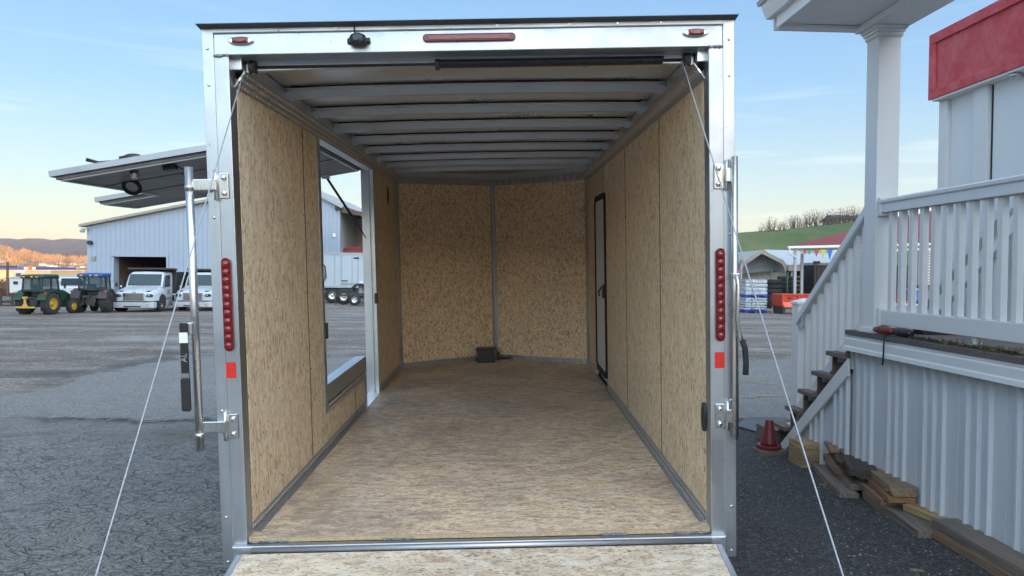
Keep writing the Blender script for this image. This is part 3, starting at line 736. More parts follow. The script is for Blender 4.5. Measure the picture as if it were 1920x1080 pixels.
MB().tube([(-1.01, 3.30, 1.235), (-1.075, 3.29, 1.35), (-1.20, 3.27, 1.56)], .006, 8).tube([(-1.19, 3.27, 1.545), (-1.38, 3.24, 1.86)], .011, 10).build('gas_strut', 'black', TR)
MB().lathe([(.012, -.01), (.012, .012)], (-1.008, 3.30, 1.225), 0, 8).build('strut_ball', 'zinc', TR)
MB().box(-1.42, -1.36, 3.20, 3.26, 1.86, 1.895).build('strut_bracket', 'galv', TR)

# outside shell (seen from a step aside)
b = MB()
b.prism([(.05, -.12), (1.44, -.12), (1.44, 2.13), (.05, 2.13)], 0, XW - .006, XW - .001)
b.prism([(1.44, -.12), (2.70, -.12), (2.70, .40), (1.44, .40)], 0, XW - .006, XW - .001)
b.prism([(2.70, -.12), (3.32, -.12), (3.32, -.02), (2.70, -.02)], 0, XW - .006, XW - .001)
b.prism([(3.32, -.12), (L, -.12), (L, 2.13), (3.32, 2.13)], 0, XW - .006, XW - .001)
b.prism([(1.44, 1.99), (3.32, 1.99), (3.32, 2.13), (1.44, 2.13)], 0, XW - .006, XW - .001)
b.prism([(.05, -.12), (L, -.12), (L, 2.13), (.05, 2.13)], 0, 1.095, 1.1)
b.prism([(XW, L), (0, L + NOSE + .06), (1.098, L), (1.09, L - .004), (0, L + NOSE + .055), (XW + .006, L - .004)], 2, -.12, 2.13)
b.build('outer_skin', 'ext_skin', TR)
b = MB().box(XW, -HW, .06, L, 2.089, 2.094); 
b = MB().box(-1.05, -.95, 0, L + 1.2, -.13, -.03).box(.95, 1.05, 0, L, -.13, -.03)
for k in range(9): b.box(-.95, .95, .3 + k * .53, .35 + k * .53, -.10, -.03)
b.beam((-.8, L - .2, -.14), (0, L + 1.9, -.14), .06, .1); b.beam((.8, L - .2, -.14), (0, L + 1.9, -.14), .06, .1)
b.build('chassis', 'steel_dark', TR)
for s in (-1, 1):
    wh = MB().lathe([(.17, -.095), (.29, -.1), (.325, -.07), (.33, 0), (.325, .07), (.29, .1), (.17, .095)], (s * 1.23, 2.08, -.145), 0, 28).build('wheel', 'rubber', TR)
    MB().lathe([(.06, -.07), (.175, -.05), (.18, .0), (.175, .05), (.06, .07)], (s * 1.23, 2.08, -.145), 0, 20).build('rim', 'white_paint', wh)
    b = MB(); P = [(2.08 + .40 * math.cos(PI * k / 10), -.145 + .40 * math.sin(PI * k / 10)) for k in range(11)]; P2 = [(2.08 + .385 * math.cos(PI * k / 10), -.145 + .385 * math.sin(PI * k / 10)) for k in range(10, -1, -1)]
    b.prism(P + P2, 0, s * 1.10, s * 1.34); b.build('fender', 'alu_dull', TR)
# ================================================================ white porch (x out from its skirt, y away, z up)
PY = R(3.094)
PO = empty('porch', (2.875, 0, 0), PY, 'white vinyl covered porch with skirting, square post, balustrade and brown stairs', 'porch')
PM = Matrix.Translation((2.875, 0, 0)) @ Matrix.Rotation(PY, 4, 'Z')
DZ = 1.252; DW = 1.9
random.seed(3)
b = MB(); y = 5.685
while y > .6:
    w = .141; b.box(-.012 + random.uniform(-.003, .003), DW, y - w + .004, y, DZ - .038, DZ + random.uniform(-.001, .001)); y -= w
b.build('deck_board', 'deck', PO, .003)
MB().box(.0, .03, .6, 5.68, 1.196, DZ - .039).build('rim_board', 'vinyl', PO, .001)
for a, c in ((.6, 2.9), (2.903, 4.572), (4.576, 5.68)):
    MB().prism([(.0, 1.195), (-.018, 1.195), (-.022, 1.185), (-.022, 1.135), (-.030, 1.125), (-.034, 1.098), (.0, 1.098)], 1, a, c).build('skirt_cap', 'vinyl', PO, .001)
MB().box(.03, DW, 5.655, 5.68, .95, 1.2).build('end_board', 'vinyl', PO, .001)
# ribbed skirting: seam + three ribs repeating every 0.41 m
def ribs(y0, y1, ztop, zbot, x=.045):
    b = MB(); pr = []
    y = y1
    while y > y0:
        pr += [(y, 0), (y - .004, .012), (y - .008, 0)]
        for r in (.095, .19, .285): pr += [(y - r + .011, 0), (y - r + .006, -.024), (y - r - .012, -.024), (y - r - .017, 0)]
        y -= .41
    pr = [p for p in pr if p[0] >= y0]; pr.append((y0, 0))
    for i in range(len(pr) - 1):
        (a, da), (c, dc) = pr[i], pr[i + 1]
        o = [(x + da, a, zbot(a)), (x + dc, c, zbot(c)), (x + dc, c, ztop(c)), (x + da, a, ztop(a))]
        b.add(o, [(0, 1, 2, 3)])
    b.add([(x + .02, y0, zbot(y0)), (x + .02, y1, zbot(y1)), (x + .02, y1, ztop(y1)), (x + .02, y0, ztop(y0))], [(0, 1, 2, 3)])
    return b
ribs(.6, 5.66, lambda y: 1.11, lambda y: .0).build('skirting', 'vinyl_skirt', PO, 0, False)
MB().box(.02, .05, .6, 6.5, -.02, .105).build('base_rail', 'vinyl_skirt', PO, .002)
# stairs: five treads going away from the deck
SY, RS, TD = 5.68, .193, .252
def sz(y): return 1.035 - (y - 5.65) * .785
ribs(5.662, 6.80, lambda y: sz(y) - .10, lambda y: .0, .03).build('skirting', 'vinyl_skirt', PO, 0, False)
st = MB().prism([(5.64, 1.035), (6.83, sz(6.83)), (6.83, sz(6.83) - .12), (5.64, .900)], 0, -.012, .012).build('stair_stringer', 'vinyl', PO, .003)
MB().prism([(5.64, 1.035), (6.83, sz(6.83)), (6.83, sz(6.83) - .12), (5.64, .900)], 0, 1.18, 1.205).build('stair_stringer', 'vinyl', PO, .003)
for k in range(5):
    z = DZ - RS * (k + 1) + .002; y0 = SY + TD * k
    tr = MB().box(-.03 + (0 if k < 4 else -.02), 1.17, y0 - .01, y0 + TD + .022, z - .036, z).build('stair_tread', 'tread', PO, .004)
    MB().box(.015, 1.165, y0 + TD - .012, y0 + TD + .004, z - RS - (.02 if k == 4 else 0), z - .037).build('riser', 'tread', tr, .002)
MB().box(.013, 1.165, SY, SY + .02, DZ - .25, DZ - .04).build('riser', 'tread', PO)
MB().box(-.06, 1.16, 6.93, 7.30, .03, .20).build('bottom_step', 'tread', PO, .006)
# post with base and capital
cx0, cx1, cy0, cy1 = .022, .187, 5.345, 5.505
co = MB().box(cx0, cx1, cy0, cy1, DZ, 3.53).build('porch_post', 'vinyl', PO, .004)
b = MB()
for e, z0, z1 in ((.022, DZ, DZ + .022), (.014, DZ + .022, DZ + .036)): b.box(cx0 - e, cx1 + e, cy0 - e, cy1 + e, z0, z1)
b.build('post_base', 'vinyl', co, .004)
b = MB()
for e, z0, z1 in ((.006, 3.375, 3.385), (.012, 3.385, 3.41), (.022, 3.41, 3.432), (.032, 3.432, 3.445), (.036, 3.445, 3.455)): b.box(cx0 - e, cx1 + e, cy0 - e, cy1 + e, z0, z1)
b.build('post_capital', 'vinyl', co, .005)
# roof: beam, soffit, fascia, gutter
bm_ = MB().box(-.01, .245, .6, 5.56, 3.456, 3.75).build('porch_beam', 'vinyl', PO, .004)
MB().box(-.045, -.0105, .6, 5.56, 3.455, 3.50).build('beam_moulding', 'vinyl', bm_, .006)
so = MB()
y = 5.50
while y > .7: so.box(-.63, -.012, y - .148, y, 3.502, 3.512); y -= .150
so.box(-.63, -.012, .6, 5.5, 3.508, 3.53)
so.build('soffit', 'vinyl', PO, .002)
MB().box(-.655, -.632, .6, 5.52, 3.475, 3.64).build('fascia', 'vinyl', PO, .003)
MB().box(-.655, .245, 5.561, 5.585, 3.475, 3.70).box(-.63, -.012, 5.50, 5.56, 3.476, 3.50).build('end_fascia', 'vinyl', PO, .003)
MB().prism([(-.656, 3.56), (-.70, 3.56), (-.715, 3.59), (-.735, 3.63), (-.745, 3.67), (-.656, 3.67)], 1, .6, 5.60).build('gutter', 'vinyl', PO, .003)
MB().prism([(-.76, 3.66), (.25, 3.90), (.25, 3.93), (-.77, 3.69)], 1, .6, 5.62).build('roof_panel', 'grey_wall', PO)
# balustrade
def balustrade(name):
    rl = MB().prism([(.045, 2.118), (.135, 2.118), (.135, 2.18), (.148, 2.185), (.150, 2.205), (.135, 2.216), (.045, 2.216), (.030, 2.205), (.032, 2.185), (.045, 2.18)], 1, .6, cy0 - .001).build('railing', 'vinyl', PO, .002)
    MB().box(.053, .127, .6, cy0 - .001, 1.315, 1.42).build('bottom_rail', 'vinyl', rl, .004)
    MB().box(.035, .145, 5.31, 5.343, 2.095, 2.225).build('rail_bracket', 'vinyl', rl, .004)
    MB().box(.042, .138, 5.31, 5.343, 1.300, 1.432).build('rail_bracket', 'vinyl', rl, .004)
    MB().box(.07, .11, 4.32, 4.36, DZ, 1.314).build('foot_block', 'vinyl', rl, .002)
    MB().box(.07, .11, 3.0, 3.04, DZ, 1.314).build('foot_block', 'vinyl', rl, .002)
    m = MB().box(.070, .110, -.021, .021, 1.421, 2.117); o = None; y = 5.235
    while y > 1.4:
        if o is None: o = m.build('baluster', 'vinyl', rl, .003); o.location.y = y
        else:
            c = o.copy(); col.objects.link(c); c.parent = rl; c.location.y = y
        y -= .1205
balustrade('railing')
# stair rail sloping down to the newel
nx0, nx1, ny0, ny1 = .10, .235, 6.66, 6.80
NB = .44
def railz(y, z): return z - (y - 5.51) * .785
nw = MB().box(.06, .215, 6.665, 6.80, .27, 1.40).build('newel_post', 'vinyl', PO, .004)
cp = MB(); cxn, cyn = .1375, 6.7325
cp.add([(cxn - .09, cyn - .08, 1.401), (cxn + .09, cyn - .08, 1.401), (cxn + .09, cyn + .08, 1.401), (cxn - .09, cyn + .08, 1.401), (cxn - .09, cyn - .08, 1.42), (cxn + .09, cyn - .08, 1.42), (cxn + .09, cyn + .08, 1.42), (cxn - .09, cyn + .08, 1.42), (cxn, cyn, 1.455)],
       [(0, 1, 2, 3), (0, 1, 5, 4), (1, 2, 6, 5), (2, 3, 7, 6), (3, 0, 4, 7), (4, 5, 8), (5, 6, 8), (6, 7, 8), (7, 4, 8)])
cp.build('post_cap', 'vinyl', nw)
MB().box(.035, .24, 6.64, 6.825, .262, .30).build('post_base', 'vinyl', nw, .005)
def slopebar(x0, x1, zt, zb, ya=5.51, yb=6.663):
    return MB().prism([(ya, railz(ya, zt)), (yb, railz(yb, zt)), (yb, railz(yb, zb)), (ya, railz(ya, zb))], 0, x0, x1)
sr = slopebar(.035, .145, 2.20, 2.12).build('stair_rail', 'vinyl', PO, .010)
slopebar(.053, .127, 1.395, 1.29).build('bottom_rail', 'vinyl', sr, .004)
MB().box(.045, .075, 6.55, 6.575, 1.20, 1.32).box(.04, .08, 6.54, 6.60, 1.19, 1.235).build('rail_bracket', 'zinc', sr, .004)
for k in range(9):
    y = 5.60 + k * .118
    MB().prism([(y - .021, railz(y - .021, 1.396)), (y + .021, railz(y + .021, 1.396)), (y + .021, railz(y + .021, 2.119)), (y - .021, railz(y - .021, 2.119))], 0, .070, .110).build('baluster', 'vinyl', sr, .002)
# far side rail of the stairs
slopebar(1.07, 1.14, 2.20, 2.12).build('far_stair_rail', 'vinyl', PO, .006)

def plocal(u, v):   # ground point in porch space
    return PM.inverted() @ G(u, v)
# ---- things on the deck
tl = empty('power_tool', PM @ Vector((.03, 5.06, DZ)), PY + R(8), 'dark red handled cordless hand tool lying on the deck edge with its strap hanging down', 'tool')
MB().tube([(-.02, .20, .035), (-.02, .14, .036), (-.02, .06, .034), (-.02, .0, .038)], [.017, .029, .026, .022], 12).build('handle', 'tool_red', tl)
MB().tube([(-.02, .01, .038), (-.02, -.05, .036), (-.02, -.13, .034), (-.02, -.17, .03)], [.025, .031, .029, .018], 12).build('head', 'black', tl)
MB().lathe([(.014, 0), (.012, -.008)], (-.044, .0, .042), 0, 12).build('button', 'reflector', tl)
MB().tube([(-.03, .045, .02), (-.062, .045, .0), (-.066, .045, -.06), (-.066, .047, -.13), (-.069, .051, -.20)], .0055, 6).build('strap', 'black_matt', tl)
random.seed(5)
def sprigs(n, pts, w, h, l, ):
    b = MB()
    for i in range(n):
        t = random.random() * (len(pts) - 1); k = int(t); p = Vector(pts[k]).lerp(Vector(pts[min(k + 1, len(pts) - 1)]), t - k)
        p += Vector((random.uniform(-w, w), random.uniform(-w, w), random.uniform(0, h)))
        d = Vector((random.gauss(0, 1), random.gauss(0, 1), random.gauss(0, .45))).normalized() * random.uniform(.5, 1) * l
        q = d.cross(Vector((random.random(), random.random(), 1))).normalized() * l * .09
        b.add([p - q, p + q, p + d + q * .3, p + d - q * .3], [(0, 1, 2, 3)])
    return b
g_ = sprigs(420, [(.03, 4.93, DZ), (.05, 4.7, DZ), (.035, 4.45, DZ), (.045, 4.25, DZ), (.03, 4.05, DZ), (.06, 3.95, DZ)], .018, .018, .055)
go = g_.build('garland', 'garland', None, 0, False); go.matrix_world = PM
tag(go, 'thin dried green garland lying along the grey deck edge under the railing', 'garland')
s2 = sprigs(120, [(.04, 4.6, DZ), (.03, 4.0, DZ)], .02, .015, .05).build('straw_sprig', 'straw', go, 0, False)
bx = MB().box(.30, .75, 5.20, 5.32, DZ + .001, DZ + .045).build('door_mat', 'rubber', None, .004); bx.matrix_world = PM
tag(bx, 'black rubber mat lying on the deck just beyond the railing foot', 'mat')

# ---- lumber scraps along the skirting (positions read in porch space)
def board(name, x, yn, yf, w, t, z0, yaw, mat, label, cat='board', group=None, tilt=0, ragged=0):
    b = MB(); L2 = yf - yn; n = 6; random.seed(int(x * 999 + yn * 77) % 9999)
    vs = []; fs = []
    for k in range(n + 1):
        y = -L2 / 2 + L2 * k / n; j = lambda a: random.uniform(-a, a) * (1 + 6 * ragged * (k in (0, 1)))
        e = .0025
        vs += [(-w / 2 + j(e), y, j(e) * .3), (w / 2 + j(e), y, j(e) * .3), (w / 2 + j(e), y + j(e), t + j(e)), (-w / 2 + j(e), y + j(e), t + j(e) - ragged * .01 * (k < 2))]
    for k in range(n):
        for a in range(4): fs.append((k * 4 + a, k * 4 + (a + 1) % 4, k * 4 + 4 + (a + 1) % 4, k * 4 + 4 + a))
    fs += [(0, 1, 2, 3), tuple(range(4 * n, 4 * n + 4))]
    b.add(vs, fs); o = b.build(name, mat, None, .003)
    c = Vector((x, (yn + yf) / 2, z0)); gzv = .16 - .015 * c.y
    o.matrix_world = PM @ Matrix.Translation((c.x, c.y, gzv + z0)) @ Matrix.Rotation(R(yaw), 4, 'Z') @ Matrix.Rotation(R(tilt), 4, 'X')
    return tag(o, label, cat, group)
GRP = 'scrap lumber laid along the white skirting'
LB = [
 # name x yn yf w t z yaw mat label
 ('wood_block', -.19, 6.55, 6.72, .26, .045, 0, 8, 'lumber_grey', 'mouldy flat plank scrap lying under the dark red cone'),
 ('wood_block', .0, 6.10, 6.36, .285, .058, .0, 0, 'lumber_tan', 'tan block at the very bottom of the neat four-high stack by the stairs'),
 ('wood_block', .0, 6.10, 6.36, .28, .055, .060, 1, 'lumber_tan', 'tan block second from the bottom of the neat stack by the stairs'),
 ('wood_block', .0, 6.10, 6.36, .285, .038, .117, -1, 'lumber_tan', 'tan knotty block second from the top of the neat stack by the stairs'),
 ('wood_block', .0, 6.10, 6.36, .28, .045, .157, 0, 'lumber_fresh', 'paler tan block on top of the neat stack by the stairs'),
 ('wood_block', .185, 6.14, 6.3, .048, .135, 0, 2, 'lumber_tan', 'short tan block standing upright between the neat stack and the skirting'),
 ('wood_board', -.10, 5.24, 6.05, .13, .045, 0, -12, 'lumber_grey', 'grey plank on the ground, lowest on the open side of the second pile'),
 ('wood_board', -.02, 5.30, 5.98, .10, .045, .046, -12, 'lumber_grey', 'grey brown plank lying second from the ground in the second pile'),
 ('wood_beam', -.01, 5.55, 6.0, .11, .055, .092, -14, 'lumber_brown', 'brown offcut under the dark beam of the second pile'),
 ('wood_beam', .05, 5.48, 5.98, .20, .065, .149, -18, 'lumber_dark', 'nearly black broken beam across the second pile'),
 ('wood_board', -.005, 5.72, 6.02, .075, .028, .216, -18, 'lumber_brown', 'left one of the two short thin strips on top of the second pile'),
 ('wood_board', .07, 5.70, 6.0, .065, .028, .216, -18, 'lumber_brown', 'right one of the two short thin strips on top of the second pile'),
 ('wood_board', -.06, 4.42, 5.22, .17, .055, 0, -6, 'lumber_grey', 'long pale grey plank on the ground under the third pile with a cut near end'),
 ('wood_board', -.03, 4.90, 5.36, .16, .045, .056, -9, 'lumber_brown', 'brown plank lying low on the open side of the third pile'),
 ('wood_board', -.02, 4.80, 5.22, .17, .042, .102, -12, 'lumber_orange', 'orange brown fresh cut block in the middle of the third pile'),
 ('wood_beam', .0, 4.78, 5.30, .17, .06, .146, -12, 'lumber_brown', 'weathered brown split beam with a torn corner near the top of the third pile'),
 ('wood_beam', -.02, 5.22, 5.62, .19, .055, .16, -20, 'lumber_dark', 'dark wide plank topping the far end of the third pile'),
 ('wood_board', .035, 4.46, 4.80, .15, .04, .058, 12, 'lumber_fresh', 'bright yellow fresh board resting between the third pile and the skirting'),
 ('wood_board', -.06, 3.0, 4.42, .15, .055, .0, -2, 'lumber_brown', 'lower one of the two long boards nearest the camera'),
 ('wood_board', -.052, 3.02, 4.43, .15, .055, .057, -2, 'lumber_grey', 'upper one of the two long boards nearest the camera'),
]
for r in LB:
    board(r[0], r[1] , *r[2:8], r[8], r[9], 'wood', GRP, 0, 1.0 if 'torn' in r[9] or 'broken' in r[9] else .0)
for i, (x, y, a) in enumerate(((-.22, 5.55, 30), (-.5, 3.9, 70))):
    o = board('wood_splinter', x, y, y + .07, .02, .012, 0, a, 'lumber_brown', ['small wood splinter on the gravel beside the second pile', 'small wood splinter on the gravel near the long boards'][i], 'wood')
# dark red cone standing on the flat scrap
def cone(x, y, z, h, rb, mat, base_mat, label, collar=True, grp=None):
    t = empty('traffic_cone', (x, y, z), random.uniform(0, 3), label, 'traffic cone', grp)
    MB().prism([(rb * 1.25 * math.cos(PI * k / 4 + PI / 8), rb * 1.25 * math.sin(PI * k / 4 + PI / 8)) for k in range(8)], 2, 0, .03).build('base', base_mat, t, .006)
    MB().lathe([(rb * .85, .03), (rb * .8, .05), (rb * .38, h - .01), (rb * .30, h)], (0, 0, 0), 2, 24).build('cone', mat, t)
    return t
q = PM @ Vector((-.20, 6.64, 0)); cone(q.x, q.y, .16 - .015 * q.y + .050, .255, .088, 'cone_dark', 'cone_dark', 'small dark red cone standing on a flat scrap at the foot of the stairs')
mt = MB().prism([(G(u, v).x, G(u, v).y) for u, v in ((1378, 802), (1427, 815), (1474, 813), (1474, 788), (1405, 787))], 2, .0, .02)
mo = mt.build('ground_mat', 'mat_grey', None, .004); mo.location.z = .16 - .015 * 8.0 + .012; mo.rotation_euler = (-.015 * 0, 0, 0)
tag(mo, 'flat grey landing mat on the ground at the foot of the stairs', 'mat')

# ================================================================ white building with the red fascia (shares the porch direction)
BO = empty('stucco_building', (0, 0, 0), 0, 'white stucco building with a peeling red band along its roof behind the porch', 'building')
BO.matrix_world = PM
W0 = 2.06
MB().box(W0, 9, -6, 7.745, 0, 3.53).build('wall', 'stucco', BO)
rf = MB().box(W0 - .12, 9.1, -6.1, 7.76, 3.515, 4.18).build('red_band', 'red_stucco', BO, .01)
b = MB()
b.box(W0 - .145, W0 - .121, -6, 7.77, 4.085, 4.19).box(W0 - .145, W0 - .121, -6, 7.77, 3.51, 3.60).box(W0 - .145, W0 - .121, 7.67, 7.77, 3.60, 4.085)
b.build('band_trim', 'red_stucco', rf, .006)
MB().box(W0 - .13, W0 - .001, -6, 7.72, 3.49, 3.514).build('soffit', 'stucco', rf)
for y, w in ((7.66, .13), (7.09, .20), (5.9, .13), (4.6, .13), (3.2, .13)):
    MB().box(W0 - .05, W0 - .001, y - w / 2, y + w / 2, 0, 3.489).build('pilaster', 'vinyl', BO, .004)
MB().box(W0 - .008, W0 + .0, 6.972, 6.985, .5, 3.48).build('downpipe_seam', 'black_matt', BO)
MB().lathe([(.05, 0), (.045, -.03), (.02, -.045)], (W0 - .07, 6.6, 3.489), 2, 16).build('soffit_lamp', 'zinc', BO)
# white handrail of the steps climbing the wall
hs = empty('wall_handrail', (0, 0, 0), 0, 'sloping white double handrail fixed along the building wall behind the balusters', 'handrail'); hs.matrix_world = PM
def wp(y): return 1.38 + (7.74 - y) * .746
MB().prism([(7.9, wp(7.9)), (5.5, wp(5.5)), (5.5, wp(5.5) - .09), (7.9, wp(7.9) - .09)], 0, W0 - .20, W0 - .14).build('top_rail', 'vinyl', hs, .004)
MB().prism([(7.9, wp(7.9) - .22), (5.5, wp(5.5) - .22), (5.5, wp(5.5) - .31), (7.9, wp(7.9) - .31)], 0, W0 - .20, W0 - .14).build('lower_rail', 'vinyl', hs, .004)
for y in (7.85, 6.7, 5.56): MB().box(W0 - .135, W0 - .052, y - .04, y + .04, 0, wp(y) - .02).build('rail_post', 'vinyl', hs, .003)
# ================================================================ things farther off
def on_ground(u, v): q = G(u, v); q.z = gz(q.y); return q
def loft(secs, close=True):
    b = MB(); n = len(secs[0][1]); vs = []
    for y, ps in secs: vs += [(p[0], y, p[1]) for p in ps]
    fs = []
    for i in range(len(secs) - 1):
        for k in range(n): fs.append((i * n + k, i * n + (k + 1) % n, (i + 1) * n + (k + 1) % n, (i + 1) * n + k))
    fs += [tuple(range(n)), tuple(range(n * (len(secs) - 1), n * len(secs)))[::-1]]
    return b.add(vs, fs, False)
def sec(hw, z0, z1, r, top=.0):
    return [(-hw, z0), (-hw, z1 - r), (-hw + r * .3, z1 - r * .3), (-hw + r, z1), (0, z1 + top), (hw - r, z1), (hw - r * .3, z1 - r * .3), (hw, z1 - r), (hw, z0)]
def wheel(parent, x, y, z, r, w, name='wheel', rim='zinc', tread=0, rr=.55):
    t = MB().lathe([(r * rr, -w / 2), (r * .93, -w / 2), (r, -w * .36), (r, w * .36), (r * .93, w / 2), (r * rr, w / 2)], (x, y, z), 0, 24, True, False)
    if tread:
        for k in range(tread):
            a = 2 * PI * k / tread
            for s in (-1, 1):
                m = Matrix.Translation((x, y, z)) @ Matrix.Rotation(a + (PI / tread if s > 0 else 0), 4, 'X') @ Matrix.Translation((s * w * .24, 0, r * 1.0)) @ Matrix.Rotation(R(30 * s), 4, 'Z')
                t.box(-w * .28, w * .28, -r * .035, r * .035, -r * .04, r * .06, m)
    o = t.build(name, 'rubber', parent)
    MB().lathe([(r * .1, -w * .42), (r * .16, -w * .40), (r * .2, -w * .18), (r * rr * .8, -w * .16), (r * rr * 1.02, -w * .5), (r * rr * 1.02, w * .5), (r * rr * .8, w * .16), (r * .2, w * .18), (r * .16, w * .40), (r * .1, w * .42)], (x, y, z), 0, 20).build('rim', rim, o)
    return o
# ---- dump truck: front at y = 0, facing -y
def make_truck(label):
    t = empty('dump_truck', (0, 0, 0), 0, label, 'dump truck', 'white dump trucks parked by the warehouse')
    hood = loft([(.0, sec(.86, .60, 1.02, .12, .02)), (.12, sec(1.0, .58, 1.12, .16, .03)), (.5, sec(1.13, .62, 1.22, .2, .05)), (1.25, sec(1.13, .80, 1.37, .22, .05)), (1.5, sec(1.0, .8, 1.40, .2, .05))])
    hood.build('hood', 'truck_white', t, .03)
    cab = loft([(1.32, sec(1.0, .62, 1.40, .06)), (1.50, sec(.99, .62, 1.75, .08)), (1.68, sec(.97, .62, 2.08, .12)), (1.86, sec(.94, .62, 2.19, .16, .02)), (2.9, sec(.95, .62, 2.21, .16, .02))])
    cab.build('cab', 'truck_white', t, .02)
    w = MB(); A = [(-.90, 1.325, 1.44), (.90, 1.325, 1.44), (.86, 1.62, 2.07), (-.86, 1.62, 2.07)]
    w.add([(x, y - .028, z) for x, y, z in A] + [(x, y + .03, z) for x, y, z in A], [(0, 1, 2, 3), (4, 5, 6, 7), (0, 1, 5, 4), (1, 2, 6, 5), (2, 3, 7, 6), (3, 0, 4, 7)])
    w.build('windshield', 'glass', t, .02)
    MB().tube([(-.6, 1.30, 1.45), (-.1, 1.36, 1.54)], .012, 5).tube([(.6, 1.30, 1.45), (.1, 1.36, 1.54)], .012, 5).build('wiper', 'black', t)
    for s in (-1, 1):
        d = MB().prism([(1.72, 1.36), (1.86, 2.0), (2.45, 2.02), (2.45, 1.36)], 0, s * .955, s * 1.004).build('side_window', 'glass', t, .01)
        MB().prism([(1.62, .72), (1.62, 1.33), (2.52, 1.33), (2.52, .72)], 0, s * .97, s * 1.012).build('door', 'truck_white', t, .02)
        MB().box(s * 1.0, s * 1.02, 2.0, 2.35, .95, 1.2).build('door_lettering', 'house_roof', t)
        mr_ = MB().tube([(s * 1.0, 1.5, 1.9), (s * 1.24, 1.42, 1.9), (s * 1.24, 1.42, 1.35), (s * 1.0, 1.5, 1.35)], .012, 5).box(s * 1.16, s * 1.33, 1.38, 1.44, 1.45, 1.8)
        mr_.build('mirror', 'trim_black', t, .01)
        MB().lathe([(.0, -.03), (.05, -.02), (.07, .02), (.0, .03)], (s * 1.1, .95, 1.38), 1, 12).build('hood_mirror', 'zinc', t)
        MB().prism([(s * .62, .86), (s * .72, .98), (s * .92, 1.0), (s * 1.0, .93), (s * .96, .83), (s * .75, .82)], 1, -.02, .10).build('headlight', 'glass', t, .01)
        MB().lathe([(.06, 0), (.05, -.02)], (s * .80, -.022, .91), 1, 14).lathe([(.045, 0), (.035, -.02)], (s * .93, -.0, .92), 1, 14).build('headlight_bulb', 'chrome', t)
        MB().prism([(s * .58, 1.10), (s * .66, 1.17), (s * .84, 1.18), (s * .80, 1.11)], 1, .1, .34).build('hood_vent', 'trim_black', t, .01)
        wheel(t, s * .98, 1.02, .43, .43, .26)
        wheel(t, s * .88, 4.9, .46, .46, .5)
        MB().box(s * 1.0, s * 1.12, 1.65, 2.5, .28, .62).build('fuel_tank', 'bumper', t, .04)
        MB().prism([(1.0 + .53 * math.cos(PI * k / 10), .45 + .53 * math.sin(PI * k / 10)) for k in range(11)], 0, s * 1.128, s * 1.14).build('wheel_arch', 'trim_black', t)
    gr = MB().box(-.52, .52, -.05, .02, .66, 1.02).build('grille', 'trim_black', t, .01)
    b = MB()
    for k in range(7): b.box(-.50, .50, -.065, -.048, .68 + k * .05, .705 + k * .05)
    b.box(-.54, -.50, -.068, -.04, .65, 1.03).box(.50, .54, -.068, -.04, .65, 1.03).box(-.54, .54, -.068, -.04, 1.02, 1.045)
    b.build('grille_bar', 'chrome', gr)
    MB().prism([(.10 * math.cos(2 * PI * k / 14), 1.085 + .022 * math.sin(2 * PI * k / 14)) for k in range(14)], 1, .015, .04).build('badge', 'trim_black', t)
    bp = loft([(-.22, sec(.95, .26, .54, .04)), (-.12, sec(1.12, .25, .56, .04)), (.1, sec(1.18, .25, .57, .04))]).build('bumper', 'bumper', t, .012)
    MB().box(-.45, .45, -.228, -.215, .29, .36).build('bumper_slot', 'trim_black', bp)
    for s in (-1, 1): MB().lathe([(.06, 0), (.045, -.015)], (s * .78, -.222, .40), 1, 12).build('fog_light', 'zinc', bp)
    MB().box(-1.06, 1.06, -.14, .1, .565, .605).build('bumper_step', 'trim_black', t)
    b = MB()
    for x in (-.55, -.27, 0, .27, .55): b.lathe([(.04, 0), (.03, .03)], (x, 1.85, 2.19), 2, 8)
    b.build('roof_light', 'ochre_paint', t)
    MB().box(-.42, -.30, .3, 6.7, .5, .72).box(.30, .42, .3, 6.7, .5, .72).box(-.95, .95, 4.8, 5.0, .4, .55).build('frame', 'steel_dark', t)
    db = MB().prism([(3.0, .95), (6.7, .95), (6.8, 2.15), (2.95, 2.15)], 0, -1.14, -1.09).prism([(3.0, .95), (6.7, .95), (6.8, 2.15), (2.95, 2.15)], 0, 1.09, 1.14).box(-1.12, 1.12, 3.0, 3.06, .95, 2.30).box(-1.12, 1.12, 6.7, 6.76, .95, 2.1).box(-1.1, 1.1, 3.0, 6.7, .93, 1.0)
    db.build('dump_body', 'dump_dark', t, .01)
    MB().prism([(2.0, 2.36), (2.0, 2.42), (3.05, 2.40), (3.05, 2.28)], 0, -1.18, 1.18).box(-1.18, 1.18, 1.98, 2.0, 2.33, 2.43).build('cab_shield', 'dump_dark', t, .01)
    b = MB()
    for k in range(5):
        for s in (-1, 1): b.box(s * 1.14, s * 1.18, 3.3 + k * .75, 3.38 + k * .75, .95, 2.15)
    b.box(-1.2, -1.06, 2.95, 6.8, 2.1, 2.2).box(1.06, 1.2, 2.95, 6.8, 2.1, 2.2)
    b.build('body_rib', 'dump_dark', t)
    MB().box(.5, .9, 2.93, 3.0, .8, 1.9).box(1.0, 1.2, 3.0, 3.9, .45, .85).build('tool_box', 'grey_wall', t, .01)
    return t
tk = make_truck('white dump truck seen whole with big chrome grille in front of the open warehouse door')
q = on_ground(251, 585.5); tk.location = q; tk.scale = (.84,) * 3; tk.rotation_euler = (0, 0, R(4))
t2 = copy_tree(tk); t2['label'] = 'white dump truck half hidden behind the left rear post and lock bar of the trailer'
q = on_ground(362, 583.5); t2.location = q; t2.rotation_euler = (0, 0, R(2))

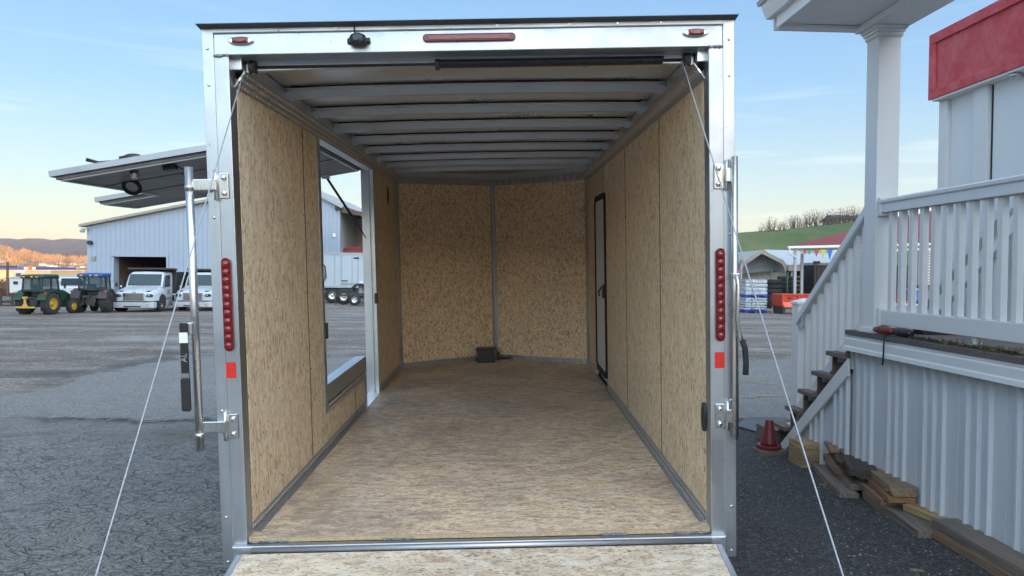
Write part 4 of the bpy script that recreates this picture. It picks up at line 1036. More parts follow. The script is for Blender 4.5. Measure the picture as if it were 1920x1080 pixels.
# ---- tractors: rear at -y
def make_tractor(body, roof, rim, label, hitch):
    t = empty('tractor', (0, 0, 0), 0, label, 'tractor')
    for s in (-1, 1):
        wheel(t, s * .78, 0, .66, .66, .44, 'rear_wheel', rim, 14, .56)
        wheel(t, s * .72, 2.0, .42, .42, .28, 'front_wheel', rim, 12, .6)
        P = [(.82 * math.cos(R(10 + 14 * k)), .66 + .82 * math.sin(R(10 + 14 * k))) for k in range(12)]; P2 = [(.72 * math.cos(R(10 + 14 * k)), .66 + .72 * math.sin(R(10 + 14 * k))) for k in range(11, -1, -1)]
        MB().prism(P + P2, 0, s * .50, s * 1.02).build('fender', body, t, .01)
        MB().box(s * .52, s * .56, -.45, .75, .95, 1.42).build('cab_side', body, t, .01)
        MB().box(s * .93, s * 1.0, -.72, -.64, 1.25, 1.36).build('rear_lamp', 'reflector', t)
        for y0, z0, y1, z1 in ((-.50, 1.35, -.42, 2.22), (.30, 1.40, .28, 2.22), (1.0, 1.2, .85, 2.22)): MB().beam((s * .62, y0, z0), (s * .60, y1, z1), .07, .07, (0, 1, 0)).build('cab_post', 'trim_black', t)
        MB().prism([(-.44, 1.42), (-.38, 2.18), (.80, 2.18), (.96, 1.25), (.3, 1.42)], 0, s * .605, s * .61).build('cab_window', 'cab_glass', t)
        MB().tube([(s * .62, .95, 1.9), (s * .95, 1.05, 1.9), (s * .95, 1.05, 1.65)], .012, 5).box(s * .88, s * 1.0, 1.03, 1.06, 1.55, 1.8).build('mirror', 'trim_black', t)
    MB().box(-.58, .58, -.475, -.468, 1.40, 2.15).build('rear_window', 'cab_glass', t)
    MB().box(-.56, .56, .93, .937, 1.35, 2.15).build('front_window', 'cab_glass', t)
    MB().tube([(-.6, -.49, 1.4), (.6, -.49, 1.4)], .03, 6).tube([(-.6, -.45, 2.2), (.6, -.45, 2.2)], .03, 6).build('rear_frame', 'trim_black', t)
    loft([(-.62, sec(.60, 2.22, 2.32, .06, .02)), (-.5, sec(.72, 2.20, 2.38, .08, .03)), (.8, sec(.72, 2.22, 2.40, .08, .03)), (1.0, sec(.6, 2.24, 2.34, .06, .02))]).build('roof', roof, t, .02)
    MB().box(-.66, .66, -.6, .92, 2.15, 2.215).build('roof_liner', 'trim_black', t)
    MB().lathe([(.06, 0), (.06, .08), (.03, .11)], (0.1, -.66, 2.2), 2, 10).box(-.5, -.34, -.68, -.6, 2.22, 2.30).box(.34, .5, -.68, -.6, 2.22, 2.30).build('beacon', 'ochre_paint', t)
    loft([(.95, sec(.36, .75, 1.52, .12, .03)), (1.9, sec(.34, .72, 1.42, .12, .03)), (2.45, sec(.28, .70, 1.22, .12, .02)), (2.55, sec(.24, .72, 1.1, .1))]).build('hood', body, t, .03)
    MB().box(-.26, .26, -.4, 2.3, .45, .95).box(-.7, .7, -.12, .12, .52, .8).box(-.62, .62, 1.92, 2.08, .36, .5).box(-.5, .5, -.4, .95, .9, 1.05).build('chassis', 'steel_dark', t, .03)
    MB().box(-.28, .28, -.2, .3, 1.05, 1.3).box(-.28, .28, -.28, -.18, 1.25, 1.75).build('seat', 'black', t, .05)
    MB().tube([(.22 * math.cos(2 * PI * k / 14), .55 + .08 * math.sin(2 * PI * k / 14), 1.55 + .2 * math.sin(2 * PI * k / 14)) for k in range(15)], .015, 5).build('steering_wheel', 'black', t)
    b = MB()
    for s in (-1, 1): b.beam((s * .28, -.35, .62), (s * .38, -1.0, .45), .06, .08).beam((s * .33, -.35, 1.05), (s * .36, -.8, .52), .04, .04)
    b.beam((0, -.4, 1.0), (0, -.95, .9), .05, .05); b.build('lift_arm', 'steel_dark', t)
    if hitch:
        MB().box(-.62, .62, -1.12, -1.02, .42, .52).prism([(-.20, .50), (.20, .50), (.07, .72), (.07, 1.05), (-.07, 1.05), (-.07, .72)], 1, -1.1, -1.04).box(-.14, .14, -1.13, -1.0, .98, 1.1).build('hitch_frame', 'ochre_paint', t, .01)
    MB().tube([(.3, 1.3, 1.4), (.3, 1.3, 2.1)], .035, 8).build('exhaust', 'trim_black', t)
    return t
a = make_tractor('green_paint', 'green_paint', 'yellow_paint', 'green cab tractor with yellow wheel rims and a yellow hitch frame at its back', True)
a.location = on_ground(66, 590); a.scale = (.70,) * 3; a.rotation_euler = (0, 0, R(-5))
a.location.y += .2
c = make_tractor('steel_dark', 'blue_paint', 'steel_dark', 'dark cab tractor with a bright blue roof between the green tractor and the trucks', False)
c.location = on_ground(175, 586); c.scale = (.74,) * 3; c.rotation_euler = (0, 0, R(8))

# ---- warehouse behind the trucks
YW = 46.0
wh_ = empty('warehouse', (0, 0, 0), 0, 'white metal clad warehouse with a low gable roof and dark open vehicle door', 'building')
q0, q1, pk = AT(163, 424, YW), AT(508, 400, YW), AT(430, 371, YW)
d0, d1 = AT(213, 481, YW), AT(313, 483, YW); gb = -1.4
b = MB()
b.prism([(q0.x, gb), (d0.x, gb), (d0.x, q0.z + (d0.x - q0.x) * (pk.z - q0.z) / (pk.x - q0.x)), (q0.x, q0.z)], 1, YW, YW + .2)
sl_ = (pk.z - q0.z) / (pk.x - q0.x)
b.prism([(d0.x, d0.z), (d1.x, d0.z), (d1.x, q0.z + (d1.x - q0.x) * sl_), (d0.x, q0.z + (d0.x - q0.x) * sl_)], 1, YW, YW + .2)
b.prism([(d1.x, gb), (q1.x, gb), (q1.x, q1.z), (pk.x, pk.z), (d1.x, q0.z + (d1.x - q0.x) * sl_)], 1, YW, YW + .2)
b.build('wall', 'siding', wh_)
MB().box(q0.x, q0.x + .2, YW + .2, YW + 9, gb, q0.z).box(q1.x - .2, q1.x, YW + .2, YW + 9, gb, q1.z).box(q0.x, q1.x, YW + 9, YW + 9.2, gb, q0.z).build('side_wall', 'siding', wh_)
MB().prism([(q0.x - .35, q0.z - .06), (pk.x, pk.z + .0), (q1.x + .3, q1.z), (q1.x + .3, q1.z + .14), (pk.x, pk.z + .16), (q0.x - .35, q0.z + .10)], 1, YW - .3, YW + 9.5).build('roof', 'tan_metal', wh_)
MB().box(d0.x, d1.x, YW + 8, YW + 8.1, gb, d0.z + .5).box(d0.x - .3, d0.x - .05, YW + .3, YW + 8, gb, d0.z + .5).box(d1.x + .05, d1.x + .3, YW + .3, YW + 8, gb, d0.z + .5).box(d0.x, d1.x, YW + .3, YW + 8, d0.z + .4, d0.z + .6).build('dark_interior', 'wood_wall', wh_)
MB().box(d0.x - .12, d0.x + .02, YW - .05, YW + .6, gb, d0.z + .05).box(d0.x - .12, d1.x + .1, YW - .05, YW - .002, d0.z, d0.z + .10).box(d1.x - .02, d1.x + .10, YW - .05, YW + .6, gb, d0.z).build('door_frame', 'siding', wh_)
q = AT(158, 430, YW); MB().box(q.x - .05, q.x + .3, YW - .3, YW - .1, q.z - .02, q.z + .06).lathe([(.12, -.2), (.16, -.05), (.05, 0)], (q.x, YW - .2, q.z), 2, 12).build('flood_lamp', 'grey_wall', wh_)
q = AT(171, 455, YW); MB().lathe([(.13, 0), (.13, -.25)], (q.x, YW - .02, q.z), 1, 12).build('wall_camera', 'trim_black', wh_)
q = AT(177, 484, YW); MB().box(q.x - .1, q.x + .1, YW - .12, YW - .003, q.z - .12, q.z + .12).build('meter_box', 'tan_metal', wh_)
# second hall seen through the side opening
Y2 = 62.0
w2_ = empty('storage_hall', (0, 0, 0), 0, 'pale hall with an open dark side bay seen through the trailer side opening', 'building')
e = AT(638, 386, Y2); lx = AT(560, 340, Y2)
b = MB(); b.prism([(lx.x, gb), (e.x, gb), (e.x, e.z), (lx.x, lx.z)], 1, Y2, Y2 + .2).build('wall', 'siding', w2_)
MB().box(e.x - .2, e.x, Y2 + .2, Y2 + 7, gb, e.z).box(e.x, e.x + 14, Y2 + 7, Y2 + 7.2, gb, e.z).build('bay_wall', 'grey_wall', w2_)
b2 = AT(664, 422, Y2 + 6.9)
MB().box(b2.x - .2, b2.x + 2.6, Y2 + 6.8, Y2 + 6.98, gb, b2.z).build('bay_door', 'tan_metal', w2_)
r0 = AT(560, 345, Y2 - .4); r1 = AT(640, 388, Y2 - .4)
MB().prism([(r0.x, r0.z - .15), (r1.x, r1.z - .1), (r1.x + .2, r1.z + .1), (r0.x, r0.z + .2)], 1, Y2 - .4, Y2 + 22).build('roof', 'grey_wall', w2_)
s0 = AT(640, 390, Y2 - .2); s1 = AT(696, 405, Y2 - .2)
MB().prism([(s0.x, s0.z - .35), (s0.x + 14, s0.z - 2.8), (s0.x + 14, s0.z - 2.4), (s0.x, s0.z)], 1, Y2 - .2, Y2 + 7.5).build('bay_roof', 'wood_wall', w2_)
q = AT(633, 390, Y2); MB().box(q.x - .15, q.x + .15, Y2 - .25, Y2 - .003, q.z - .2, q.z + .2).build('wall_lamp', 'trim_black', w2_)
q = AT(627, 441, Y2); MB().box(q.x - .12, q.x + .12, Y2 - .1, Y2 - .003, q.z - .15, q.z + .15).build('wall_outlet', 'house_white', w2_)
rm = empty('red_machine', AT(690, 475, 64), 0, 'dull red machine body behind the white box trailer', 'machine')
MB().box(-2.0, 3.2, -1, 1, -2.6, .3).prism([(-2.0, .3), (-1.4, .55), (3.2, .55), (3.2, .3)], 1, -.9, .9).box(.4, 1.5, -.8, .8, .55, 1.0).build('body', 'red_roof', rm, .04)
MB().box(.3, 1.6, -.85, .85, 1.0, 1.1).build('cover', 'trim_black', rm)
# white box trailer
YB = 50.0
bt = empty('box_trailer', (0, 0, 0), 0, 'white dry goods box trailer with a side door seen through the trailer side opening', 'trailer')
a0, a1 = AT(585, 476, YB), AT(745, 537, YB)
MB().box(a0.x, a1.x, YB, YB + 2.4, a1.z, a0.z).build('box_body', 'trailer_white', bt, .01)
MB().box(a0.x - .03, a1.x + .03, YB - .04, YB + 2.43, a0.z - .04, a0.z + .10).box(a0.x - .03, a1.x + .03, YB - .04, YB + 2.43, a1.z - .12, a1.z + .03).build('edge_rail', 'grey_wall', bt)
e0, e1 = AT(640, 478, YB), AT(672, 533, YB)
dd = MB().box(e0.x, e1.x, YB - .05, YB - .003, e1.z, e0.z).build('side_door', 'grey_wall', bt)
MB().box(e0.x + .08, e1.x - .08, YB - .08, YB - .051, e1.z + .06, e0.z - .06).build('door_panel', 'trailer_white', dd)
MB().box(e1.x - .30, e1.x + .05, YB - .12, YB - .081, e0.z - .25, e0.z - .15).box(e0.x + .05, e0.x + .45, YB - .12, YB - .081, e1.z + .2, e1.z + .26).build('latch', 'trim_black', dd)
MB().box(a0.x, a1.x, YB + .2, YB + 2.2, a1.z - .35, a1.z - .125).build('chassis', 'steel_dark', bt)
def ywheel(parent, x, y, z, r, w, name='wheel', rim='zinc'):
    o = MB().lathe([(r * .5, -w / 2), (r * .93, -w / 2), (r, -w * .36), (r, w * .36), (r * .93, w / 2), (r * .5, w / 2)], (x, y, z), 1, 20, True, False).build(name, 'rubber', parent)
    MB().lathe([(r * .1, -w * .35), (r * .4, -w * .2), (r * .52, -w * .5), (r * .52, w * .5), (r * .1, w * .2)], (x, y, z), 1, 16).build('rim', rim, o); return o
for u in (622, 652): ywheel(bt, AT(u, 555, YB).x, YB + .3, gz(YB) + .52, .52, .5)
# flat utility trailer with pipes
YU = 45.5
ut = empty('utility_trailer', (0, 0, 0), 0, 'black open frame trailer carrying a big dark tyre and bright drums', 'trailer')
x0, x1 = AT(655, 560, YU).x, AT(760, 560, YU).x; zg = gz(YU)
b = MB(); b.box(x0, x1, YU, YU + 1.8, zg + .62, zg + .74)
for k in range(9):
    x = x0 + .1 + (x1 - x0) * k / 8.5
    if x > x0 + .7: b.box(x, x + .04, YU, YU + .04, zg + .74, zg + 1.3).box(x, x + .04, YU + 1.76, YU + 1.8, zg + .74, zg + 1.3)
b.box(x0 + .8, x1, YU, YU + .04, zg + 1.28, zg + 1.33).box(x0 + .8, x1, YU, YU + .04, zg + 1.0, zg + 1.03).beam((x0 + .1, YU + .9, zg + .66), (x0 - 1.1, YU + .9, zg + .55), .08, .1).box(x0 - 1.1, x0 - 1.04, YU + .85, YU + .92, zg, zg + .6)
b.build('frame', 'steel_dark', ut)
for x in (x0 + .35, x0 + 2.4): ywheel(ut, x, YU - .1, zg + .36, .36, .24)
MB().prism([(x0 + .6 + .62 * math.cos(R(20 + 14 * k)), zg + .74 + .62 * math.sin(R(20 + 14 * k))) for k in range(11)] + [(x0 + .6 + .5 * math.cos(R(20 + 14 * k)), zg + .74 + .5 * math.sin(R(20 + 14 * k))) for k in range(10, -1, -1)], 1, YU + .1, YU + .6).build('mudguard', 'rubber', ut)
for i, u in enumerate((677, 685, 693)):
    p = AT(u, 541, YU + .7); d = tag(MB().lathe([(.17, -.38), (.19, -.36), (.17, 0), (.19, .36), (.17, .38)], (0, 0, 0), 2, 14).build('drum', 'truck_white', None), ['leftmost of three small white drums on the open trailer', 'middle one of three small white drums on the open trailer', 'rightmost of three small white drums on the open trailer'][i], 'drum', 'white drums on the open trailer')
    d.location = (p.x, YU + .7, zg + .74 + .38)
sp = empty('spare_wheel', (AT(645, 552, 47).x, 47, gz(47) + .5), 0, 'dark wheel leaning on the rear of the white box trailer', 'tyre'); ywheel(sp, 0, 0, 0, .5, .3)
# pickup nose at the left edge of that view
# ---- left edge: parked trailers, pickup, plank stack, pole
for (u0, u1, v0, v1, Yt, lab) in ((17, 56, 519, 550, 50, 'white enclosed trailer parked behind the green tractor, left of its cab'), (98, 113, 517, 548, 51, 'narrow white box body standing behind the green tractor, right of its cab')):
    p0, p1 = AT(u0, v0, Yt), AT(u1, v1, Yt); t = empty('enclosed_trailer', (0, 0, 0), 0, lab, 'trailer')
    MB().box(p0.x, p1.x, Yt, Yt + 4, p1.z - .0, p0.z).build('box_body', 'ext_skin', t, .05)
    MB().box(p0.x + .02, p1.x - .02, Yt - .02, Yt - .002, p0.z - .12, p0.z - .02).build('top_trim', 'grey_wall', t)
    MB().box(p0.x + .3, p0.x + .6, Yt - .04, Yt - .021, p0.z - .5, p0.z - .3).build('vent', 'trim_black', t)
    MB().box(p0.x + .02, p1.x - .02, Yt + .1, Yt + 3.9, p1.z - .3, p1.z - .005).build('chassis', 'steel_dark', t)
    for x in (p0.x + .25, p1.x - .25): wheel(t, x, Yt + 2, gz(Yt) + .38, .38, .25)
pu = empty('pickup_truck', on_ground(140, 578), R(-60), 'white work pickup seen between the two tractors', 'pickup'); pu.location = (AT(134, 560, 46).x, 46, gz(46)); 
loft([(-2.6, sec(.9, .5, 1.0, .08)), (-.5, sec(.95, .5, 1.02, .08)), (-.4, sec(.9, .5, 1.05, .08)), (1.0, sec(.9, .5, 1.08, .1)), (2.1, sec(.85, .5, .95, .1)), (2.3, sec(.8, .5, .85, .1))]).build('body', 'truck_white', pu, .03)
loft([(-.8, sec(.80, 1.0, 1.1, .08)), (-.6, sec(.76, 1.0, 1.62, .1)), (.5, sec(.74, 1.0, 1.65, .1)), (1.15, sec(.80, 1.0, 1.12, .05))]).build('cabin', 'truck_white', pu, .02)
MB().add([(-.68, 1.16, 1.13), (.68, 1.16, 1.13), (.62, .62, 1.60), (-.62, .62, 1.60), (-.68, 1.0, 1.10), (.68, 1.0, 1.10), (.62, .5, 1.55), (-.62, .5, 1.55)], [(0, 1, 2, 3), (4, 5, 6, 7), (0, 1, 5, 4), (1, 2, 6, 5), (2, 3, 7, 6), (3, 0, 4, 7)]).build('windshield', 'glass', pu)
for s in (-1, 1):
    MB().prism([(-.55, 1.12), (-.5, 1.55), (.45, 1.55), (.9, 1.12)], 0, s * .765, s * .80).build('side_window', 'glass', pu)
    for y in (-1.6, 1.45): wheel(pu, s * .82, y, .36, .36, .24)
for i, (v, lab) in enumerate(((560, 'top weathered plank of the low stack at the far left'), (568, 'middle weathered plank of the low stack at the far left'), (577, 'bottom weathered plank of the low stack at the far left'))):
    Yp = 40; p = AT(0, v, Yp); o = tag(box(p.x - 3, AT(27, v, Yp).x, Yp, Yp + .5, p.z - .10, p.z + .09).build('plank', 'lumber_grey', None, .01), lab, 'plank', 'stacked planks at the far left')
o = empty('plank_rack', (0, 0, 0), 0, 'dark low rack carrying the weathered planks at the far left', 'rack')
b = MB(); p = AT(2, 566, 40); zg = gz(40)
for x in (p.x - 2.5, p.x, AT(24, 566, 40).x): b.box(x - .06, x + .06, 39.92, 39.98, zg, p.z + .35).box(x - .06, x + .06, 40.52, 40.6, zg, p.z + .35)
b.build('rack_post', 'steel_dark', o)
b = MB()
for zz in (AT(0, 560, 40).z - .22, AT(0, 568, 40).z - .18, AT(0, 577, 40).z - .18): b.box(p.x - 3, AT(26, 566, 40).x, 39.99, 40.5, zz, zz + .08)
b.build('rack_shelf', 'steel_dark', o)
def pole(u, vt, vb, Yp, r, lab):
    a_, b_ = AT(u, vt, Yp), AT(u, vb, Yp); o = empty('utility_pole', (a_.x, Yp, 0), 0, lab, 'utility pole')
    MB().tube([(0, 0, b_.z - 3), (0, 0, a_.z)], [r * 1.2, r], 8).build('pole', 'wood_wall', o)
    MB().box(-r * 8, r * 8, -r, r, a_.z - r * 5, a_.z - r * 3.6).build('cross_arm', 'wood_wall', o)
pole(14, 491, 560, 60, .09, 'dark bare pole rising above the parked white trailer at far left')
pole(66, 488, 520, 330, .22, 'thin pole standing among the houses, left one of the two')
pole(110, 492, 530, 300, .22, 'thin pole standing among the houses, right one of the two')
# shopping strip and houses on the far side of the valley
def house(u0, u1, v0, v1, Yh, mat, lab, dep=8, roof=True, rm_='house_roof', rise=.35):
    p0, p1 = AT(u0, v0, Yh), AT(u1, v1, Yh); w = p1.x - p0.x; h = max(p0.z - p1.z, .5)
    o = empty('house', (p0.x, Yh, p1.z), 0, lab, 'house', 'houses across the valley')
    MB().box(0, w, 0, dep, -3, h).build('wall', mat, o)
    if roof: MB().prism([(-.4, h), (dep / 2, h + h * rise + .8), (dep + .4, h), (dep + .4, h - .01)][:3], 0, -.4, w + .4).build('roof', rm_, o)
    b = MB()
    for k in range(max(1, int(w // 3))): b.box(.8 + k * 3, 1.8 + k * 3, -.06, -.01, h * .35, h * .75)
    b.build('window', 'glass', o)
    return o
HS = [(73, 84, 495, 498, 520, 'house_white', 'long pale house left of centre, highest row in the valley'), (88, 99, 498, 500, 480, 'house_white', 'low white house with a long flat front below the top row'),
      (107, 117, 493, 497, 560, 'house_tan', 'pale house high on the slope above the thin right pole'), (132, 143, 494, 498, 560, 'house_tan', 'yellowish house high on the slope nearest the warehouse'),
      (128, 137, 501, 505, 470, 'house_tan', 'small tan house halfway down the slope near the warehouse'), (113, 126, 508, 512, 380, 'house_tan', 'sunlit tan house above the blue roofed tractor'),
      (102, 111, 512, 516, 340, 'house_tan', 'little sunlit house just right of the green tractor roof'), (136, 157, 513, 521, 300, 'house_white', 'white house with large windows low in the valley by the warehouse'),
      (0, 6, 489, 493, 600, 'house_tan', 'tiny house at the very left edge on the wooded slope'), (143, 156, 500, 503, 520, 'house_white', 'faint white house among trees beside the warehouse wall')]
HOUSES = HS
sh = empty('shop_strip', (0, 0, 0), 0, 'long low shop with a dark blue band, white sign and red sign across the valley', 'shop')
Ys = 260
def bb_(u0, u1, v0, v1, y0, y1, name, mat): p0, p1 = AT(u0, v0, y0), AT(u1, v1, y0); return MB().box(p0.x, p1.x, y0, y1, p1.z, p0.z).build(name, mat, sh)
bb_(-60, 64, 505, 530, Ys, Ys + 30, 'wall', 'house_tan'); bb_(-60, 45, 500, 505, Ys - 1, Ys + 30, 'blue_band', 'shop_blue'); bb_(45, 52, 501, 505, Ys - 1, Ys - .1, 'white_sign', 'house_white'); bb_(52, 60, 499, 505, Ys - 1.2, Ys - .1, 'red_sign', 'shop_red'); bb_(60, 64, 501, 505, Ys - 1, Ys - .1, 'white_sign', 'house_white')
sh = empty('tan_block_building', (0, 0, 0), 0, 'long flat sunlit tan building directly above the green tractor roof', 'building')
bb_(47, 95, 507, 526, 200, 215, 'wall', 'house_tan'); bb_(46.5, 95.5, 506.4, 507.4, 199.6, 215.4, 'roof_edge', 'house_white')
sh = empty('grey_block_building', (0, 0, 0), 0, 'grey flat roofed building left of the sunlit tan building', 'building')
bb_(25, 47.6, 506, 526, 205, 215, 'wall', 'grey_wall'); bb_(30, 38, 512, 520, 204.8, 205.1, 'shop_window', 'glass')
# ================================================================ right-hand background
YC = 52.0
zc = gz(YC)
# grey barn-shaped carport: gable front with curved eaves, long side to the right
cp_ = empty('carport', (0, 0, 0), 0, 'grey metal carport with a curved eave gable front and open sides behind the tyre stacks', 'carport')
def P2(u, v, Y=YC): q = AT(u, v, Y); return (q.x, q.z)
prof = [P2(1383, 515), P2(1385, 500), P2(1391, 492), P2(1428, 469), P2(1468, 488), P2(1473, 495), P2(1475, 507)]
inner = [(x + (0.12 if i < 3 else (-.12 if i > 3 else 0)), z - .14) for i, (x, z) in enumerate(prof)]
MB().prism(prof + inner[::-1], 1, YC, YC + 14).build('roof', 'grey_wall', cp_)
MB().prism([(x, z + .02) for x, z in prof] + [(x, z - .10) for x, z in inner[::-1]], 1, YC - .08, YC - .001).build('gable_trim', 'tan_metal', cp_)
MB().prism([prof[0]] + prof[1:] , 1, YC + 1.4, YC + 1.5).build('gable_panel', 'grey_wall', cp_)
b = MB(); p = AT(1428, 500, YC)
b.box(prof[0][0], prof[-1][0] + .9, YC + 2.4, YC + 2.5, zc - .3, prof[0][1] + .8); b.build('back_wall', 'house_white', cp_)
b = MB()
for x in (prof[0][0] + .05, prof[-1][0] - .05):
    for k in range(5): b.box(x - .05, x + .05, YC + k * 3.4, YC + .1 + k * 3.4, zc - .2, prof[0][1] + .05)
xx = AT(1448, 510, YC + 1.2).x; b.box(xx - .06, xx + .06, YC + 1.2, YC + 1.3, zc - .2, 3)
b.build('leg', 'grey_wall', cp_)
# long side roof of the carport running off to the right behind the red-roofed shed
p0, p1 = AT(1428, 469, YC + .1), AT(1475, 508, YC + .1)
ann = empty('lean_to_shed', (0, 0, 0), 0, 'long ribbed grey roof with a dark storage space running right from the carport', 'shed')
x1 = AT(1640, 500, YC).x
MB().add([(AT(1432, 469, YC + 5).x, YC + 5, AT(1432, 468, YC + 5).z), (x1, YC + 5, AT(1640, 472, YC + 5).z), (x1, YC + .2, AT(1640, 502, YC + .2).z), (p1.x + .1, YC + .2, AT(1476, 497, YC + .2).z)], [(0, 1, 2, 3)]).build('roof_slope', siding('ribbed_roof', (.42, .43, .45), .45, 1), ann)
MB().box(p1.x + .1, x1, YC + .12, YC + .2, AT(1476, 508, YC).z, AT(1476, 496, YC).z).build('eave_panel', 'tan_metal', ann)
MB().box(p1.x + .3, x1, YC + 4.8, YC + 4.9, zc - .3, AT(1476, 500, YC).z).build('back_wall', 'dark_int', ann)
b = MB()
for k in range(5): x = p1.x + .4 + k * 1.4; b.box(x, x + .1, YC + .3, YC + .4, zc - .3, AT(1476, 508, YC).z)
b.build('leg', 'grey_wall', ann)
# dark open shed at the very left of that view
ds = empty('storage_shed', (0, 0, 0), 0, 'dark open fronted shed full of tyres next to the trailer post', 'shed')
s0, s1 = AT(1340, 484, 51), AT(1393, 489, 51)
MB().box(s0.x, s1.x, 50.8, 54, s1.z, s0.z + .05).build('roof', 'tan_metal', ds)
MB().box(s0.x, s1.x - .1, 53.8, 53.9, -1.2, s1.z).box(s0.x, s0.x + .1, 51, 53.9, -1.2, s1.z).build('wall', 'dark_int', ds)
MB().box(s1.x - .15, s1.x - .03, 51, 51.1, -1.2, s1.z).build('corner_post', 'grey_wall', ds)
q = AT(1382, 509, 51.2); MB().box(q.x - .35, q.x + .22, 51.2, 51.25, q.z - .12, q.z + .12).build('sign_board', 'pink_paint', ds)
MB().box(q.x - .3, q.x + .17, 51.18, 51.198, q.z + .02, q.z + .05).box(q.x - .3, q.x + .17, 51.18, 51.198, q.z - .06, q.z - .03).build('sign_line', 'house_white', ds)
b = MB()
for v in (547, 554): q = AT(1381, v, 51); b.box(q.x - .5, q.x + .35, 51, 52, q.z - .03, q.z + .03)
b.build('green_shelf', 'pent_green', ds)
# red-roofed shed on white posts
YR = 44.0
rs = empty('red_roof_shelter', (0, 0, 0), 0, 'open shelter with a dull red hipped roof, white gutter and white posts', 'shelter')
ev0, ev1 = AT(1476, 465, YR), AT(1800, 430, YR)
e0 = AT(1484, 460, YR); tp0 = AT(1592, 434, YR + 6); xr = AT(1860, 440, YR).x
zt = AT(1752, 398, YR + 6).z
tq = AT(1860, 367, YR + 7)
A_ = [(e0.x, YR, e0.z), (xr, YR, e0.z + .35), (tq.x, YR + 7, tq.z)]
MB().add(A_ + [(x, y, z - .12) for x, y, z in A_], [(0, 1, 2), (3, 4, 5), (0, 1, 4, 3), (2, 0, 3, 5)]).build('roof', 'red_roof', rs)
MB().beam((ev0.x, YR - .12, e0.z - .12), (xr, YR - .12, e0.z + .25), .14, .14).build('gutter', 'vinyl', rs)
MB().beam((ev0.x + .6, YR + .1, e0.z - .40), (xr, YR + .1, e0.z - .05), .14, .18).build('eave_beam', 'vinyl', rs)
MB().tube([(ev0.x + .1, YR - .1, e0.z - .15), (ev0.x + .12, YR - .1, e0.z - .5), (ev0.x + .5, YR - .08, e0.z - .72)], .05, 8).build('downspout', 'vinyl', rs)
for u, Yp in ((1491.5, YR), (1504.5, YR + 1.2), (1640, YR), (1712, YR), (1790, YR)):
    x = AT(u, 500, Yp).x; MB().box(x - .07, x + .07, Yp, Yp + .14, gz(Yp) - .1, e0.z - .1).build('post', 'grey_wall', rs)
# pennants
pn = empty('pennant_string', (0, 0, 0), 0, 'string of small coloured pennants hanging under the red roof shelter', 'pennants')
MB().tube([(AT(1505, 470, YR - .2).x, YR - .2, e0.z - .25), (AT(1570, 468, YR - .2).x, YR - .2, e0.z - .22)], .012, 4).build('string', 'black', pn)
for u, mt_, h in ((1509, 'pent_red', .28), (1518, 'pent_green', .3), (1531, 'pent_red', .42), (1543, 'pent_yellow', .5), (1556, 'pent_blue', .58)):
    x = AT(u, 470, YR - .2).x; z = e0.z - .24; MB().prism([(x - .11 - h * .1, z), (x + .11 + h * .1, z), (x + .02, z - h), (x - .02, z - h)], 1, YR - .205, YR - .198).build('pennant', mt_, pn)
# tyres
def tyre(x, y, z, r, w, label, rim=None, lying=True, tilt=0, grp='tyres stacked by the carport'):
    t = empty('tyre', (x, y, z), 0, label, 'tyre', grp); 
    if not lying: t.rotation_euler = (R(90 + tilt), 0, R(15))
    o = MB(); rr = [(r * .60, -w / 2 * .8), (r * .78, -w / 2), (r * .95, -w / 2 * .9), (r, -w * .25), (r, w * .25), (r * .95, w / 2 * .9), (r * .78, w / 2), (r * .60, w / 2 * .8)]
    n = 24; vs = []; fs = []
    for (a_, h) in rr: vs += [(a_ * math.cos(2 * PI * k / n), a_ * math.sin(2 * PI * k / n), h) for k in range(n)]
    m_ = len(rr)
    for i in range(m_):
        for k in range(n): fs.append((i * n + k, i * n + (k + 1) % n, ((i + 1) % m_) * n + (k + 1) % n, ((i + 1) % m_) * n + k))
    o.add(vs, fs, True); o.build('tread', 'rubber', t)
    if rim:
        b = MB().lathe([(r * .1, w * .1), (r * .12, w * .25)], (0, 0, 0), 2, 12)
        for k in range(5): a_ = 2 * PI * k / 5; b.beam((0, 0, w * .2), (r * .56 * math.cos(a_), r * .56 * math.sin(a_), w * .3), r * .16, r * .06)
        b.build('rim', rim, t)
    return t
NO = ['bottom', 'second', 'third', 'fourth', 'fifth', 'sixth', 'seventh', 'top']
def stack(u, v, Y, n, r, w, where, mat=None):
    q = AT(u, v, Y); z = gz(Y) + w / 2
    for i in range(n):
        nm = 'topmost' if i == n - 1 else ('bottommost' if i == 0 else NO[i] + ' from the ground')
        t = tyre(q.x + random.uniform(-.05, .05), Y + random.uniform(-.05, .05), z + i * w * 1.02, r, w, 'black tyre, %s, in %s' % (nm, where))
random.seed(11)
stack(1452, 560, 47.5, 6, .52, .30, 'the stack right behind the wrapped pallet')
stack(1472, 560, 49.5, 7, .50, .29, 'the stack just left of the green post')
q = AT(1450, 572, 46); tyre(q.x + .1, 46, gz(46) + .42, .5, .28, 'single black tyre leaning against the stack behind the cones', None, False, 38)
q = AT(1391, 566, 47); tyre(q.x, 47, gz(47) + .52, .52, .25, 'tyre with a dark spoked rim leaning at the left of the wrapped pallet', 'steel_dark', False, -18)
q = AT(1382, 535, 51); tyre(q.x, 51.6, q.z, .42, .25, 'tyre with a bright alloy rim hung in the dark shed', 'chrome', False, 0)
for k in range(4):
    q = AT(1383, 566, 51); tyre(q.x + .1, 52.2, gz(51) + .12 + k * .24, .46, .23, 'black tyre lying in the dark shed, %s' % ['lowest of four', 'second of four', 'third of four', 'highest of four'][k])
